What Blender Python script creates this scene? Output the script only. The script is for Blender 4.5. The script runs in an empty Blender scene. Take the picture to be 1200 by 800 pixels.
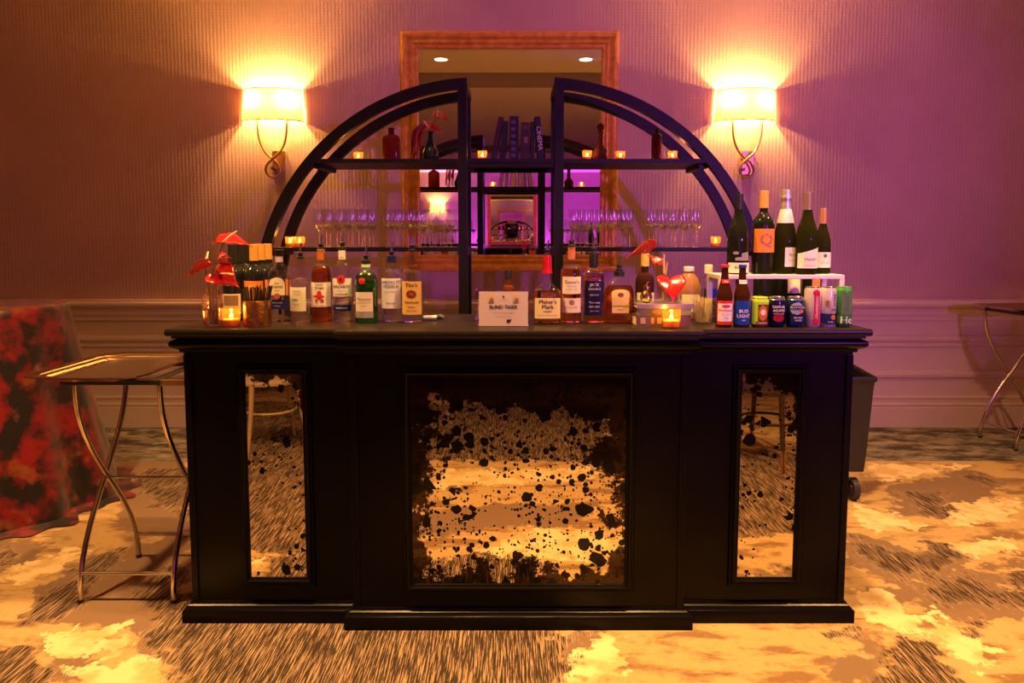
import bpy, bmesh, math, random
import numpy as np
from mathutils import Vector, Matrix
random.seed(7)
PI = math.pi
scene = bpy.context.scene
COL = scene.collection

# ------------------------------------------------------------------ camera
CAM_H = 1.41
FPX = 850.0
PITCH = math.atan(.085)
cam_d = bpy.data.cameras.new('camera')
cam_d.sensor_width = 36.0
cam_d.lens = 36.0 * FPX / 1200.0
cam_d.shift_y = -50.0 / 1200.0
cam_d.clip_start = .02
cam = bpy.data.objects.new('camera', cam_d)
cam.location = (0, 0, CAM_H)
cam.rotation_euler = (PI / 2 - PITCH, 0, 0)
COL.objects.link(cam)
scene.camera = cam

def X_at(u, Y, z=1.1):
    """metres right of the room axis for a sight line through column u at distance Y"""
    d = Y * math.cos(PITCH) + (CAM_H - z) * math.sin(PITCH)
    return (u - 600) / FPX * d

# ------------------------------------------------------------------ world, exposure
w = bpy.data.worlds.new('world'); scene.world = w
w.use_nodes = True
w.node_tree.nodes['Background'].inputs[0].default_value = (.30, .16, .10, 1)
w.node_tree.nodes['Background'].inputs[1].default_value = 0.0
vs = scene.view_settings
vs.view_transform = 'Standard'; vs.look = 'None'; vs.gamma = 1; vs.use_curve_mapping = False
vs.exposure = 0.1
scene.cycles.transparent_max_bounces = 40
scene.cycles.max_bounces = 24; scene.cycles.transmission_bounces = 24

WALL_Y = 5.32
FAR_Y = -12.0
CEIL = 3.4

def lamp(kind, name, loc, color, energy, target=None, **kw):
    d = bpy.data.lights.new(name, kind); d.color = color; d.energy = energy
    for k, v in kw.items(): setattr(d, k, v)
    o = bpy.data.objects.new(name, d); o.location = loc
    if target is not None:
        o.rotation_euler = (Vector(target) - Vector(loc)).to_track_quat('-Z', 'Y').to_euler()
    COL.objects.link(o)
    return o

WARM = (1.0, .53, .175)
VIOLET = (.60, .085, 1.0)
# violet event light from the right hand side of the room: its glow, glints and the shadow of the arch show on the wall
lamp('SPOT', 'violet_wash_offscreen', (3.9, -4.0, 2.15), VIOLET, 900, (1.15, 5.3, 2.05), spot_size=math.radians(38), spot_blend=.9, shadow_soft_size=.10)

# the row of ceiling downlights, two of which the wall mirror shows
DOWNLIGHTS = [(-2.45, 2.26, 520), (-.8, 2.26, 520), (.83, 2.26, 540), (2.45, 2.26, 580)]

# ------------------------------------------------------------------ materials
MATS = {}
def mat(name, color=(.5, .5, .5), rough=.5, metal=0.0, emit=None, estr=0.0, trans=0.0, ior=1.45, spec=.5, alpha=1.0, coat=0.0, subs=0.0):
    if name in MATS: return MATS[name]
    m = bpy.data.materials.new(name); m.use_nodes = True
    b = m.node_tree.nodes['Principled BSDF']
    b.inputs['Base Color'].default_value = (*color, 1)
    b.inputs['Roughness'].default_value = rough
    b.inputs['Metallic'].default_value = metal
    b.inputs['Transmission Weight'].default_value = trans
    b.inputs['IOR'].default_value = ior
    b.inputs['Specular IOR Level'].default_value = spec
    b.inputs['Coat Weight'].default_value = coat
    b.inputs['Subsurface Weight'].default_value = subs
    if emit:
        b.inputs['Emission Color'].default_value = (*emit, 1)
        b.inputs['Emission Strength'].default_value = estr
    MATS[name] = m
    return m

class NT:
    """small helper for node graphs"""
    def __init__(s, m):
        s.t = m.node_tree; s.n = s.t.nodes; s.b = s.n.get('Principled BSDF'); s.out = s.n.get('Material Output')
    def node(s, typ, **kw):
        n = s.n.new(typ)
        for k, v in kw.items(): setattr(n, k, v)
        return n
    def link(s, a, b): s.t.links.new(a, b)
    def put(s, sock, v):
        if isinstance(v, bpy.types.NodeSocket): s.link(v, sock)
        elif v is not None: sock.default_value = v
    def math(s, op, a, b=None, c=None, clamp=False):
        n = s.node('ShaderNodeMath', operation=op); n.use_clamp = clamp
        for i, v in enumerate((a, b, c)): s.put(n.inputs[i], v)
        return n.outputs[0]
    def step(s, v, lo, hi):
        n = s.node('ShaderNodeMapRange'); n.clamp = True
        s.put(n.inputs[0], v); n.inputs[1].default_value = lo; n.inputs[2].default_value = hi
        return n.outputs[0]
    def mix(s, fac, a, b):
        n = s.node('ShaderNodeMix', data_type='RGBA')
        s.put(n.inputs[0], fac)
        s.put(n.inputs[6], (*a, 1) if isinstance(a, tuple) else a)
        s.put(n.inputs[7], (*b, 1) if isinstance(b, tuple) else b)
        return n.outputs[2]
    def coord(s, which='Object'):
        return s.node('ShaderNodeTexCoord').outputs[which]
    def mapping(s, v, scale=(1, 1, 1), rot=(0, 0, 0), loc=(0, 0, 0)):
        n = s.node('ShaderNodeMapping'); s.link(v, n.inputs[0])
        n.inputs['Scale'].default_value = scale; n.inputs['Rotation'].default_value = rot; n.inputs['Location'].default_value = loc
        return n.outputs[0]
    def noise(s, v, scale, detail=2.0, rough=.5):
        n = s.node('ShaderNodeTexNoise'); s.link(v, n.inputs['Vector'])
        n.inputs['Scale'].default_value = scale; n.inputs['Detail'].default_value = detail; n.inputs['Roughness'].default_value = rough
        return n.outputs[0]
    def bump(s, h, strength=.3, dist=.01):
        n = s.node('ShaderNodeBump'); s.link(h, n.inputs['Height'])
        n.inputs['Strength'].default_value = strength; n.inputs['Distance'].default_value = dist
        s.link(n.outputs[0], s.b.inputs['Normal'])

def new_mat(name):
    m = bpy.data.materials.new(name); m.use_nodes = True; MATS[name] = m
    return m, NT(m)

def thin_glass(name, tint=(1, 1, 1), ior=1.5, rough=.07, gtint=(1, 1, 1)):
    """thin walled glass: straight-through transmission with a Fresnel reflection"""
    if name in MATS: return MATS[name]
    m, g = new_mat(name)
    g.n.remove(g.b)
    tr = g.node('ShaderNodeBsdfTransparent'); tr.inputs[0].default_value = (*tint, 1)
    gl = g.node('ShaderNodeBsdfGlossy'); gl.inputs['Color'].default_value = (*gtint, 1); gl.inputs['Roughness'].default_value = rough
    lw = g.node('ShaderNodeLayerWeight'); lw.inputs[0].default_value = .5
    f0 = 2.0 * ((ior - 1) / (ior + 1)) ** 2
    fr = g.math('MULTIPLY_ADD', g.math('POWER', lw.outputs['Facing'], 3.5), 1 - f0, f0)
    mx = g.node('ShaderNodeMixShader')
    g.link(fr, mx.inputs[0]); g.link(tr.outputs[0], mx.inputs[1]); g.link(gl.outputs[0], mx.inputs[2])
    g.link(mx.outputs[0], g.out.inputs[0])
    return m

# wallpaper: vertical ribs broken into small dots
def wallpaper():
    m, g = new_mat('wallpaper')
    co = g.coord()
    sep = g.node('ShaderNodeSeparateXYZ'); g.link(co, sep.inputs[0])
    rib = g.math('SINE', g.math('MULTIPLY', sep.outputs[0], 2 * PI / .026))
    dash = g.math('SINE', g.math('MULTIPLY', sep.outputs[2], 2 * PI / .021))
    h = g.math('MULTIPLY_ADD', rib, .7, g.math('MULTIPLY', dash, .25))
    n = g.noise(co, 2.2, 3)
    c = g.mix(g.step(n, .35, .7), (.54, .345, .30), (.60, .39, .345))
    c = g.mix(g.math('MULTIPLY', g.step(h, .2, .9), .13), c, (.36, .23, .20))
    g.link(c, g.b.inputs['Base Color'])
    g.b.inputs['Roughness'].default_value = .62
    g.bump(h, .14, .003)
    return m
M_WALLP = wallpaper()
M_TRIM = mat('painted_trim', (.68, .50, .45), .38)
M_CEIL = mat('ceiling_paint', (.80, .70, .58), .7)
M_BLACK = mat('black_lacquer', (.0045, .0032, .003), .28, spec=.16)
M_BLACKTOP = mat('black_laminate', (.016, .011, .008), .34, spec=.3)
M_STEEL = mat('blackened_steel', (.010, .007, .008), .45, spec=.3)
M_CHROME = mat('brushed_chrome', (.62, .55, .48), .18, metal=1)
M_TRAY = mat('steel_tray', (.80, .66, .48), .16, metal=1)
M_BRASS = mat('antique_brass', (.55, .36, .16), .34, metal=1)
M_WHITE = mat('white_plastic', (.85, .8, .76), .35)
M_PAPER = mat('white_paper', (.86, .80, .76), .7)
M_CREAM = mat('cream_paper', (.84, .76, .56), .6)
M_GOLD = mat('gold_foil', (.80, .50, .16), .3, metal=.8)
M_INK = mat('black_ink', (.012, .01, .012), .5)
M_NAVY = mat('navy_ink', (.018, .022, .12), .2)
M_BLUE = mat('cobalt_ink', (.02, .05, .42), .4)
M_RED = mat('red_ink', (.62, .03, .025), .4)
M_REDWAX = mat('red_wax', (.55, .01, .012), .25)
M_ORANGE = mat('orange_paper', (.85, .25, .04), .55)
M_GREY = mat('grey_ink', (.3, .28, .27), .5)
M_BLACKPL = mat('black_plastic', (.02, .018, .018), .35)
M_GREENCAN = mat('green_can', (.05, .30, .06), .3, metal=.3)
M_LIME = mat('lime_ink', (.45, .75, .05), .2)
M_ALU = mat('aluminium', (.75, .73, .72), .25, metal=1)
M_SILVER = mat('silver_foil', (.78, .74, .70), .3, metal=.7)
M_GLASS = thin_glass('clear_glass', (.97, .97, .96))
M_GLASSW = thin_glass('stemware_glass', (.985, .98, .98), ior=1.5, rough=.12)
M_ACRYL = thin_glass('acrylic', (.95, .95, .95), ior=1.45)
M_VOTIVE = thin_glass('amber_votive_glass', (1, .80, .55))
def _frost(m, col, k):
    g = NT(m); src = g.out.inputs[0].links[0].from_socket
    tl = g.node('ShaderNodeBsdfTranslucent'); tl.inputs[0].default_value = (*col, 1)
    mx = g.node('ShaderNodeMixShader'); mx.inputs[0].default_value = k
    g.link(src, mx.inputs[1]); g.link(tl.outputs[0], mx.inputs[2]); g.link(mx.outputs[0], g.out.inputs[0])
_frost(M_VOTIVE, (1, .42, .10), .13)
M_GREENG = thin_glass('green_glass', (.30, .80, .28))
M_AMBERG = mat('amber_bottle_glass', (.16, .035, .012), .08, spec=.6, trans=.35, ior=1.2)
M_DARKG = mat('dark_wine_glass', (.010, .012, .008), .06, spec=.6)
M_OLIVEG = mat('olive_wine_glass', (.020, .021, .005), .06, spec=.6, trans=.2, ior=1.15)
M_BEERG = mat('brown_beer_glass', (.055, .016, .005), .07, spec=.6, trans=.25, ior=1.15)
def liquid(name, c): return mat(name, c, 0.0, trans=1.0, ior=1.2)
L_CLEAR = liquid('clear_spirit', (.97, .97, .95))
L_AMBER = mat('amber_spirit', (.98, .46, .055), 0.0, trans=1.0, ior=1.10)
L_RUM = mat('dark_rum', (.88, .24, .035), 0.0, trans=1.0, ior=1.10)
L_GREEN = liquid('green_spirit', (.35, .85, .36))
L_PALE = liquid('pale_tequila', (.96, .92, .76))

# ------------------------------------------------------------------ mesh helpers
class MB:
    def __init__(s): s.v = []; s.f = []
    def add(s, vs, fs):
        o = len(s.v); s.v += [tuple(p) for p in vs]; s.f += [tuple(i + o for i in f) for f in fs]; return s
    def box(s, c, d, rz=0.0, ry=0.0, rx=0.0, taper=1.0):
        x, y, z = d[0] / 2, d[1] / 2, d[2] / 2
        pts = []
        R = Matrix.Rotation(rz, 3, 'Z') @ Matrix.Rotation(ry, 3, 'Y') @ Matrix.Rotation(rx, 3, 'X')
        for k in (-1, 1):
            t = taper if k < 0 else 1.0
            for a, b in ((-1, -1), (1, -1), (1, 1), (-1, 1)):
                pts.append(R @ Vector((a * x * t, b * y * t, k * z)) + Vector(c))
        return s.add(pts, [(3, 2, 1, 0), (4, 5, 6, 7), (0, 1, 5, 4), (1, 2, 6, 5), (2, 3, 7, 6), (3, 0, 4, 7)])
    def lathe(s, prof, n=24, c=(0, 0, 0), sq=2.0, sy=1.0, open_=False):
        """revolve (r, z); sq > 2 squares the section, sy flattens it"""
        vs = []; fs = []
        ring = []
        for k in range(n):
            a = 2 * PI * k / n + PI / n
            ca, sa = math.cos(a), math.sin(a)
            q = 1.0 if sq == 2.0 else 1.0 / (abs(ca) ** sq + abs(sa) ** sq) ** (1 / sq)
            ring.append((ca * q, sa * q * sy))
        for r, z in prof:
            for cx, sx in ring: vs.append((c[0] + r * cx, c[1] + r * sx, c[2] + z))
        m = len(prof)
        for i in range(m - 1):
            for k in range(n):
                a, b = i * n + k, i * n + (k + 1) % n
                fs.append((a, b, b + n, a + n))
        if not open_:
            if prof[0][0] > 1e-6: fs.append(tuple(range(n - 1, -1, -1)))
            if prof[-1][0] > 1e-6: fs.append(tuple(range((m - 1) * n, m * n)))
        return s.add(vs, fs)
    def tube(s, pts, rad, n=8, cap=True, rect=None):
        pts = [Vector(p) for p in pts]; m = len(pts)
        rads = rad if isinstance(rad, (list, tuple)) else [rad] * m
        tang = []
        for i in range(m):
            a = pts[max(i - 1, 0)]; b = pts[min(i + 1, m - 1)]
            tang.append((b - a).normalized())
        up = Vector((0, 0, 1)) if abs(tang[0].z) < .9 else Vector((0, 1, 0))
        nrm = (up - tang[0] * up.dot(tang[0])).normalized()
        vs = []; fs = []
        for i in range(m):
            t = tang[i]
            nrm = (nrm - t * nrm.dot(t)).normalized(); bi = t.cross(nrm)
            for k in range(n):
                a = 2 * PI * k / n
                vs.append(pts[i] + (nrm * math.cos(a) + bi * math.sin(a)) * rads[i])
        for i in range(m - 1):
            for k in range(n):
                a, b = i * n + k, i * n + (k + 1) % n
                fs.append((a, b, b + n, a + n))
        if cap:
            fs.append(tuple(range(n - 1, -1, -1))); fs.append(tuple(range((m - 1) * n, m * n)))
        return s.add(vs, fs)
    def sweep(s, path, prof, f3, closed=True, capf=False):
        """mitred moulding: 2D path, profile (outset, height), f3(a, b, h) -> 3D; path runs so that its right hand side is outside"""
        m = len(path); P = [Vector(p) for p in path]
        vs = []; fs = []; k = len(prof)
        for i in range(m):
            a = P[i - 1] if (closed or i) else None
            b = P[(i + 1) % m] if (closed or i < m - 1) else None
            d1 = (P[i] - a).normalized() if a is not None else (b - P[i]).normalized()
            d2 = (b - P[i]).normalized() if b is not None else d1
            n1 = Vector((d1.y, -d1.x)); n2 = Vector((d2.y, -d2.x))
            mit = (n1 + n2); mit = mit / max(1e-6, (1 + n1.dot(n2)))
            for o, h in prof:
                q = P[i] + mit * o
                vs.append(f3(q.x, q.y, h))
        R = m if closed else m - 1
        for i in range(R):
            for j in range(k - 1):
                a = i * k + j; b = ((i + 1) % m) * k + j
                fs.append((a, b, b + 1, a + 1))
        if capf: fs.append(tuple(i * k + k - 1 for i in range(m)))
        if not closed:
            fs.append(tuple(range(k))); fs.append(tuple((m - 1) * k + j for j in reversed(range(k))))
        return s.add(vs, fs)
    def build(s, name, m, parent=None, smooth=False, bevel=0.0, loc=None, rot=None, fix=True):
        me = bpy.data.meshes.new(name); me.from_pydata(s.v, [], s.f)
        if fix or bevel:
            bm = bmesh.new(); bm.from_mesh(me)
            if bevel:
                bmesh.ops.bevel(bm, geom=[e for e in bm.edges if len(e.link_faces) == 2 and e.calc_face_angle(0) > .6], offset=bevel, segments=2, affect='EDGES', profile=.6)
            bmesh.ops.recalc_face_normals(bm, faces=bm.faces); bm.to_mesh(me); bm.free()
        if smooth:
            for p in me.polygons: p.use_smooth = True
            me.set_sharp_from_angle(angle=math.radians(38))
        me.materials.append(m); me.update()
        return link(name, me, parent, loc, rot)

def link(name, me, parent=None, loc=None, rot=None):
    o = bpy.data.objects.new(name, me); COL.objects.link(o)
    if parent: o.parent = parent
    if loc: o.location = loc
    if rot: o.rotation_euler = rot
    return o
def tag(o, label, cat, group=None):
    o['label'] = label; o['category'] = cat
    if group: o['group'] = group
    return o
def struct(o): o['kind'] = 'structure'; return o
def thing(name, label, cat, loc=(0, 0, 0), rz=0.0, group=None):
    o = bpy.data.objects.new(name, None); o.empty_display_size = .05
    COL.objects.link(o); o.location = loc; o.rotation_euler = (0, 0, rz)
    return tag(o, label, cat, group)
def copy_tree(o, parent=None):
    c = o.copy(); COL.objects.link(c); c.parent = parent
    for ch in list(o.children): copy_tree(ch, c)
    return c
def clone(o, loc, rz=0.0, label=None, group=None):
    c = copy_tree(o); c.location = loc; c.rotation_euler = (0, 0, rz)
    if label: c['label'] = label
    if group: c['group'] = group
    return c
def box(name, c, d, m, parent=None, bevel=0.0, **kw):
    return MB().box(c, d, **kw).build(name, m, parent, bevel=bevel)

_txt = {}
def text_geo(body, size):
    key = (body, size)
    if key not in _txt:
        cu = bpy.data.curves.new('lettering', 'FONT'); cu.body = body; cu.size = size
        cu.align_x = 'CENTER'; cu.align_y = 'CENTER'; cu.resolution_u = 2
        ob = bpy.data.objects.new('lettering', cu)
        me = bpy.data.meshes.new_from_object(ob)
        _txt[key] = ([tuple(v.co) for v in me.vertices], [tuple(p.vertices) for p in me.polygons])
        bpy.data.objects.remove(ob); bpy.data.curves.remove(cu); bpy.data.meshes.remove(me)
    return _txt[key]
def text_on(body, size, f3, m, parent, sx=1.0, rot=0.0, name='lettering', bold=0.0):
    """lettering laid on a surface; f3(x, z) -> 3D point"""
    v, f = text_geo(body, size)
    mb = MB(); c, s_ = math.cos(rot), math.sin(rot)
    offs = [(0, 0)] if not bold else [(-bold, 0), (bold, 0), (0, bold), (0, -bold)]
    for ox, oz in offs:
        mb.add([f3((x * sx * c - y * s_) + ox, (x * sx * s_ + y * c) + oz) for x, y, z in v], f)
    return mb.build(name, m, parent, fix=False)

# ------------------------------------------------------------------ the room
YW = WALL_Y
HALF = 6.5
def wall_panel(name, x0, x1, y, z0, z1, m, facing):
    mb = MB().box(((x0 + x1) / 2, y + (.05 if facing < 0 else -.05), (z0 + z1) / 2), (x1 - x0, .1, z1 - z0))
    return struct(mb.build(name, m))
wall_panel('wall_back', -HALF, HALF, YW, 0, CEIL, M_WALLP, -1)
wall_panel('wall_far', -HALF, HALF, FAR_Y, 0, CEIL, M_WALLP, 1)
struct(MB().box((-HALF - .05, (YW + FAR_Y) / 2, CEIL / 2), (.1, YW - FAR_Y + .2, CEIL)).build('wall_left', M_WALLP))
struct(MB().box((HALF + .05, (YW + FAR_Y) / 2, CEIL / 2), (.1, YW - FAR_Y + .2, CEIL)).build('wall_right', M_WALLP))
struct(MB().box((0, (YW + FAR_Y) / 2, CEIL + .05), (2 * HALF + .2, YW - FAR_Y + .2, .1)).build('ceiling', M_CEIL))
struct(MB().box((0, 1.45, CEIL - .06), (2 * HALF, .30, .12)).build('trim_5', mat('beam_paint', (.30, .24, .20), .7)))
struct(MB().box((0, -5.6, CEIL - .06), (2 * HALF, .30, .12)).build('trim_6', MATS['beam_paint']))

def wall_mould(name, prof):
    """horizontal moulding on the back wall; profile (out from wall, z)"""
    mb = MB(); k = len(prof)
    for x in (-HALF, HALF): mb.v += [(x, YW - o, z) for o, z in prof]
    mb.f += [(j, j + 1, k + j + 1, k + j) for j in range(k - 1)]
    mb.f += [tuple(range(k)), tuple(range(2 * k - 1, k - 1, -1))]
    return struct(mb.build(name, M_TRIM))
wall_mould('wall_back_dado', [(0, 0), (.012, 0), (.012, .93), (0, .93)])
wall_mould('trim_1', [(.008, .795), (.024, .797), (.028, .806), (.022, .814), (.022, .832), (.032, .838), (.034, .850), (.026, .862), (.028, .885), (.044, .895),
                      (.058, .908), (.062, .922), (.058, .934), (.046, .942), (.046, .952), (0, .954)])
wall_mould('trim_2', [(.008, .598), (.022, .602), (.026, .612), (.018, .622), (.020, .640), (.036, .650), (.040, .668), (.034, .684), (.022, .690), (0, .692)])
wall_mould('trim_3', [(.008, .352), (.018, .355), (.020, .368), (.034, .378), (.040, .398), (.036, .418), (.024, .428), (.008, .432)])
wall_mould('baseboard_back', [(0, 0), (.028, 0), (.028, .148), (.022, .156), (.030, .164), (.030, .176), (.018, .186), (.018, .212), (.026, .220), (.024, .232), (.008, .240)])

# ------------------------------------------------------------------ carpet
DARK = [[(-1.29, 2.82), (-1.03, 2.81), (0.28, 2.52), (0.18, 2.46), (0.18, 2.32), (0.12, 2.19), (0.1, 1.95), (-1.0, 1.95), (-1.11, 2.19), (-1.16, 2.38), (-1.3, 2.46)],
 [(-1.79, 2.56), (-1.85, 2.81), (-1.86, 3.02), (-1.78, 3.25), (-1.74, 3.04), (-1.68, 2.74), (-1.69, 2.55)], [(-1.84, 2.33), (-1.68, 2.44), (-1.51, 2.33), (-1.46, 2.19), (-1.31, 1.95), (-1.6, 1.95)],
 [(-1.51, 2.81), (-1.41, 3.04), (-1.25, 2.74), (-1.23, 2.49), (-1.38, 2.61)], [(1.6, 3.39), (1.62, 3.26), (1.74, 3.14), (1.96, 3.29), (2.04, 3.08), (1.81, 2.97), (1.61, 2.87), (1.56, 3.08)],
 [(1.66, 2.81), (1.93, 2.96), (1.92, 2.81), (1.82, 2.7), (1.67, 2.7)], [(1.26, 2.37), (1.41, 2.49), (1.47, 2.38), (1.41, 2.15), (1.15, 2.13)], [(1.1, 2.52), (1.25, 2.55), (1.24, 2.45), (1.13, 2.38)],
 [(2.06, 2.94), (2.31, 3.0), (2.16, 2.81), (2.02, 2.81)], [(1.92, 2.81), (2.11, 2.74), (2.02, 2.61), (1.92, 2.69)], [(-2.3, 4.28), (-2.0, 4.4), (-1.62, 3.57), (-1.93, 3.75)],
 [(-2.34, 3.21), (-2.2, 3.14), (-2.17, 3.02), (-2.29, 3.04)], [(2.16, 3.9), (2.39, 3.96), (2.27, 3.63), (2.11, 3.56)], [(2.66, 4.16), (2.88, 4.22), (2.73, 4.04)], [(1.61, 2.52), (1.74, 2.58), (1.65, 2.44)],
 [(-2.2, 2.0), (-.6, 2.0), (-.55, 1.2), (-.45, .2), (-.5, -1.0), (-2.4, -1.0)], [(-.55, .55), (.7, .6), (.75, -.9), (-.5, -1.0)], [(.75, 1.9), (1.5, 1.8), (1.7, 1.2), (1.9, .5), (1.0, .3), (.8, 1.3)]]
BROWN = [[(-1.76, 2.52), (-1.92, 2.81), (-1.88, 3.08), (-1.55, 3.41), (-1.24, 2.74), (-1.18, 2.33), (-1.38, 2.49), (-1.55, 2.52)], [(0.17, 2.5), (0.32, 2.5), (0.25, 2.24), (0.16, 2.19)],
 [(1.41, 2.81), (1.68, 2.87), (2.31, 3.17), (2.19, 3.0), (1.68, 2.81), (1.44, 2.61), (1.36, 2.71)], [(1.18, 2.49), (1.33, 2.46), (1.17, 2.19), (1.02, 2.19)],
 [(1.73, 2.96), (2.06, 2.96), (1.92, 2.61), (1.66, 2.55), (1.54, 2.61)], [(1.59, 3.41), (1.8, 3.21), (2.11, 3.21), (1.98, 2.96), (1.58, 2.81), (1.48, 3.04)],
 [(-2.59, 4.48), (-2.06, 4.57), (-1.47, 3.21), (-1.86, 3.41)], [(-2.44, 3.36), (-2.11, 3.21), (-2.01, 3.0), (-2.24, 2.96)], [(2.13, 4.01), (2.75, 4.31), (2.91, 4.16), (2.26, 3.51), (1.98, 3.63)],
 [(-1.73, 2.46), (-1.47, 2.55), (-1.33, 2.19), (-1.52, 2.19)], [(-.5, 1.75), (.2, 1.6), (.5, 1.35), (-.1, 1.3), (-.5, 1.45)]]
CREAM = [[(-1.68, 2.44), (-1.66, 2.5), (-1.5, 2.52), (-1.41, 2.38), (-1.46, 2.27), (-1.57, 2.29)], [(-1.54, 2.52), (-1.41, 2.55), (-1.32, 2.41), (-1.38, 2.3)], [(-1.4, 2.27), (-1.17, 2.31), (-1.05, 2.07), (-1.31, 2.07)],
 [(1.36, 2.77), (1.48, 2.81), (1.52, 2.52), (1.42, 2.44), (1.36, 2.52), (1.29, 2.64)], [(1.95, 3.21), (2.38, 3.33), (2.31, 3.17), (2.03, 3.08)], [(1.61, 2.66), (1.66, 2.38), (1.55, 2.24), (1.48, 2.36)],
 [(0.2, 2.38), (0.36, 2.45), (0.39, 2.24), (0.18, 2.19)], [(1.81, 3.75), (2.01, 3.46), (1.71, 3.36)], [(-2.16, 3.0), (-2.03, 3.21), (-1.91, 3.08), (-1.99, 2.81)], [(2.06, 4.4), (2.81, 4.4), (2.17, 4.08)],
 [(2.22, 3.75), (2.72, 3.81), (2.51, 3.51), (2.18, 3.46)], [(-.45, 1.05), (.35, .95), (.6, .7), (-.4, .75)], [(-.2, 2.0), (.55, 1.95), (.6, 1.7), (.1, 1.65)], [(.75, 1.0), (1.15, .95), (1.15, .7), (.8, .7)]]
def sdf(X, Y, poly):
    d = np.full(X.shape, 1e9); ins = np.zeros(X.shape, bool)
    n = len(poly)
    for i in range(n):
        ax, ay = poly[i]; bx, by = poly[(i + 1) % n]
        ex, ey = bx - ax, by - ay
        t = np.clip(((X - ax) * ex + (Y - ay) * ey) / (ex * ex + ey * ey), 0, 1)
        d = np.minimum(d, (X - ax - t * ex) ** 2 + (Y - ay - t * ey) ** 2)
        cr = ((ay > Y) != (by > Y)) & (X < ex * (Y - ay) / (ey if abs(ey) > 1e-9 else 1e-9) + ax)
        ins ^= cr
    d = np.sqrt(d)
    return np.where(ins, d, -d)
def carpet():
    xs = np.concatenate([np.arange(-HALF, -4.2, .5), np.arange(-4.2, 4.2, .045), np.arange(4.2, HALF + .01, .46)])
    ys = np.concatenate([np.arange(FAR_Y, -5.0, .5), np.arange(-5.0, YW, .045), [YW]])
    X, Y = np.meshgrid(xs, ys)
    rng = np.random.RandomState(4)
    fields = []
    for ki, polys in enumerate((DARK, BROWN, CREAM)):
        F = np.full(X.shape, -.3)
        for p in polys: F = np.maximum(F, sdf(X, Y, p))
        cnt = (60, 45, 60)[ki]
        for _ in range(cnt):     # the pattern goes on over the rest of the floor
            cx, cy = rng.uniform(-5.5, 5.5), rng.uniform(-9, 4.4)
            if abs(cx) < 2.9 and cy > -1.2: continue
            a, b, t = rng.uniform(.25, .8), rng.uniform(.12, .4), rng.uniform(-.9, .5)
            u = ((X - cx) * math.cos(t) + (Y - cy) * math.sin(t)) / a; v = (-(X - cx) * math.sin(t) + (Y - cy) * math.cos(t)) / b
            F = np.maximum(F, (1 - np.sqrt(u * u + v * v)) * b)
        fields.append(np.clip(F, -.3, .3))
    ny, nx = X.shape
    verts = np.stack([X.ravel(), Y.ravel(), np.zeros(X.size)], 1)
    idx = np.arange(X.size).reshape(ny, nx)
    faces = np.stack([idx[:-1, :-1].ravel(), idx[:-1, 1:].ravel(), idx[1:, 1:].ravel(), idx[1:, :-1].ravel()], 1)
    me = bpy.data.meshes.new('floor'); me.from_pydata(verts.tolist(), [], faces.tolist())
    for nm, F in zip(('dark', 'brown', 'cream'), fields):
        at = me.attributes.new(nm, 'FLOAT', 'POINT'); at.data.foreach_set('value', F.ravel().astype(np.float32))
    m, g = new_mat('carpet')
    co = g.coord()
    def attr(n):
        a = g.node('ShaderNodeAttribute'); a.attribute_name = n; return a.outputs['Fac']
    big = g.math('SUBTRACT', g.noise(co, 3.5, 4, .6), .5)
    med = g.math('SUBTRACT', g.noise(co, 14, 3, .6), .5)
    rotd = g.mapping(co, (230, 7.0, 1), (0, 0, math.radians(-12)))
    streak = g.noise(rotd, 1.0, 3, .65)
    st0 = g.math('SUBTRACT', streak, .5)
    wob = g.math('MULTIPLY_ADD', big, .28, g.math('MULTIPLY', med, .16))
    dk = g.step(g.math('ADD', g.math('ADD', attr('dark'), wob), g.math('MULTIPLY', st0, .22)), -.008, .008)
    br = g.step(g.math('ADD', attr('brown'), wob), -.012, .012)
    cr = g.step(g.math('ADD', attr('cream'), g.math('MULTIPLY_ADD', med, .26, g.math('MULTIPLY', big, .2))), -.008, .008)
    vein = g.step(g.noise(g.mapping(co, (2.2, 5.5, 1), (0, 0, .35)), 1.6, 5,   .62), .50, .60)
    base = g.mix(vein, (.54, .37, .175), (.26, .15, .08))
    fleck = g.step(g.noise(co, 22, 5, .7), .56, .66)
    base = g.mix(g.math('MULTIPLY', fleck, .5), base, (.28, .16, .08))
    c = g.mix(br, base, (.235, .15, .10))
    c = g.mix(cr, c, g.mix(g.step(g.noise(co, 9, 3), .45, .6), (.84, .67, .38), (.66, .46, .21)))
    line = g.step(streak, .50, .58)
    c = g.mix(dk, c, g.mix(line, (.035, .024, .019), (.42, .28, .185)))
    # grey border strip laid along the wall
    sep = g.node('ShaderNodeSeparateXYZ'); g.link(co, sep.inputs[0])
    edge = g.step(sep.outputs[1], 4.475, 4.485)
    bn = g.noise(g.mapping(co, (2.2, 4.5, 1), (0, 0, .5)), 2.2, 6, .68)
    bc = g.mix(g.step(bn, .42, .62), (.06, .05, .05), (.34, .29, .26))
    c = g.mix(edge, c, bc)
    pile = g.noise(co, 420, 2)
    c = g.mix(g.math('MULTIPLY', g.step(pile, .35, .75), .3), c, (.10, .06, .03))
    g.link(c, g.b.inputs['Base Color']); g.b.inputs['Roughness'].default_value = .95
    g.b.inputs['Specular IOR Level'].default_value = .1
    g.bump(pile, .4, .004)
    me.materials.append(m)
    return struct(link('floor', me))
carpet()

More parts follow.
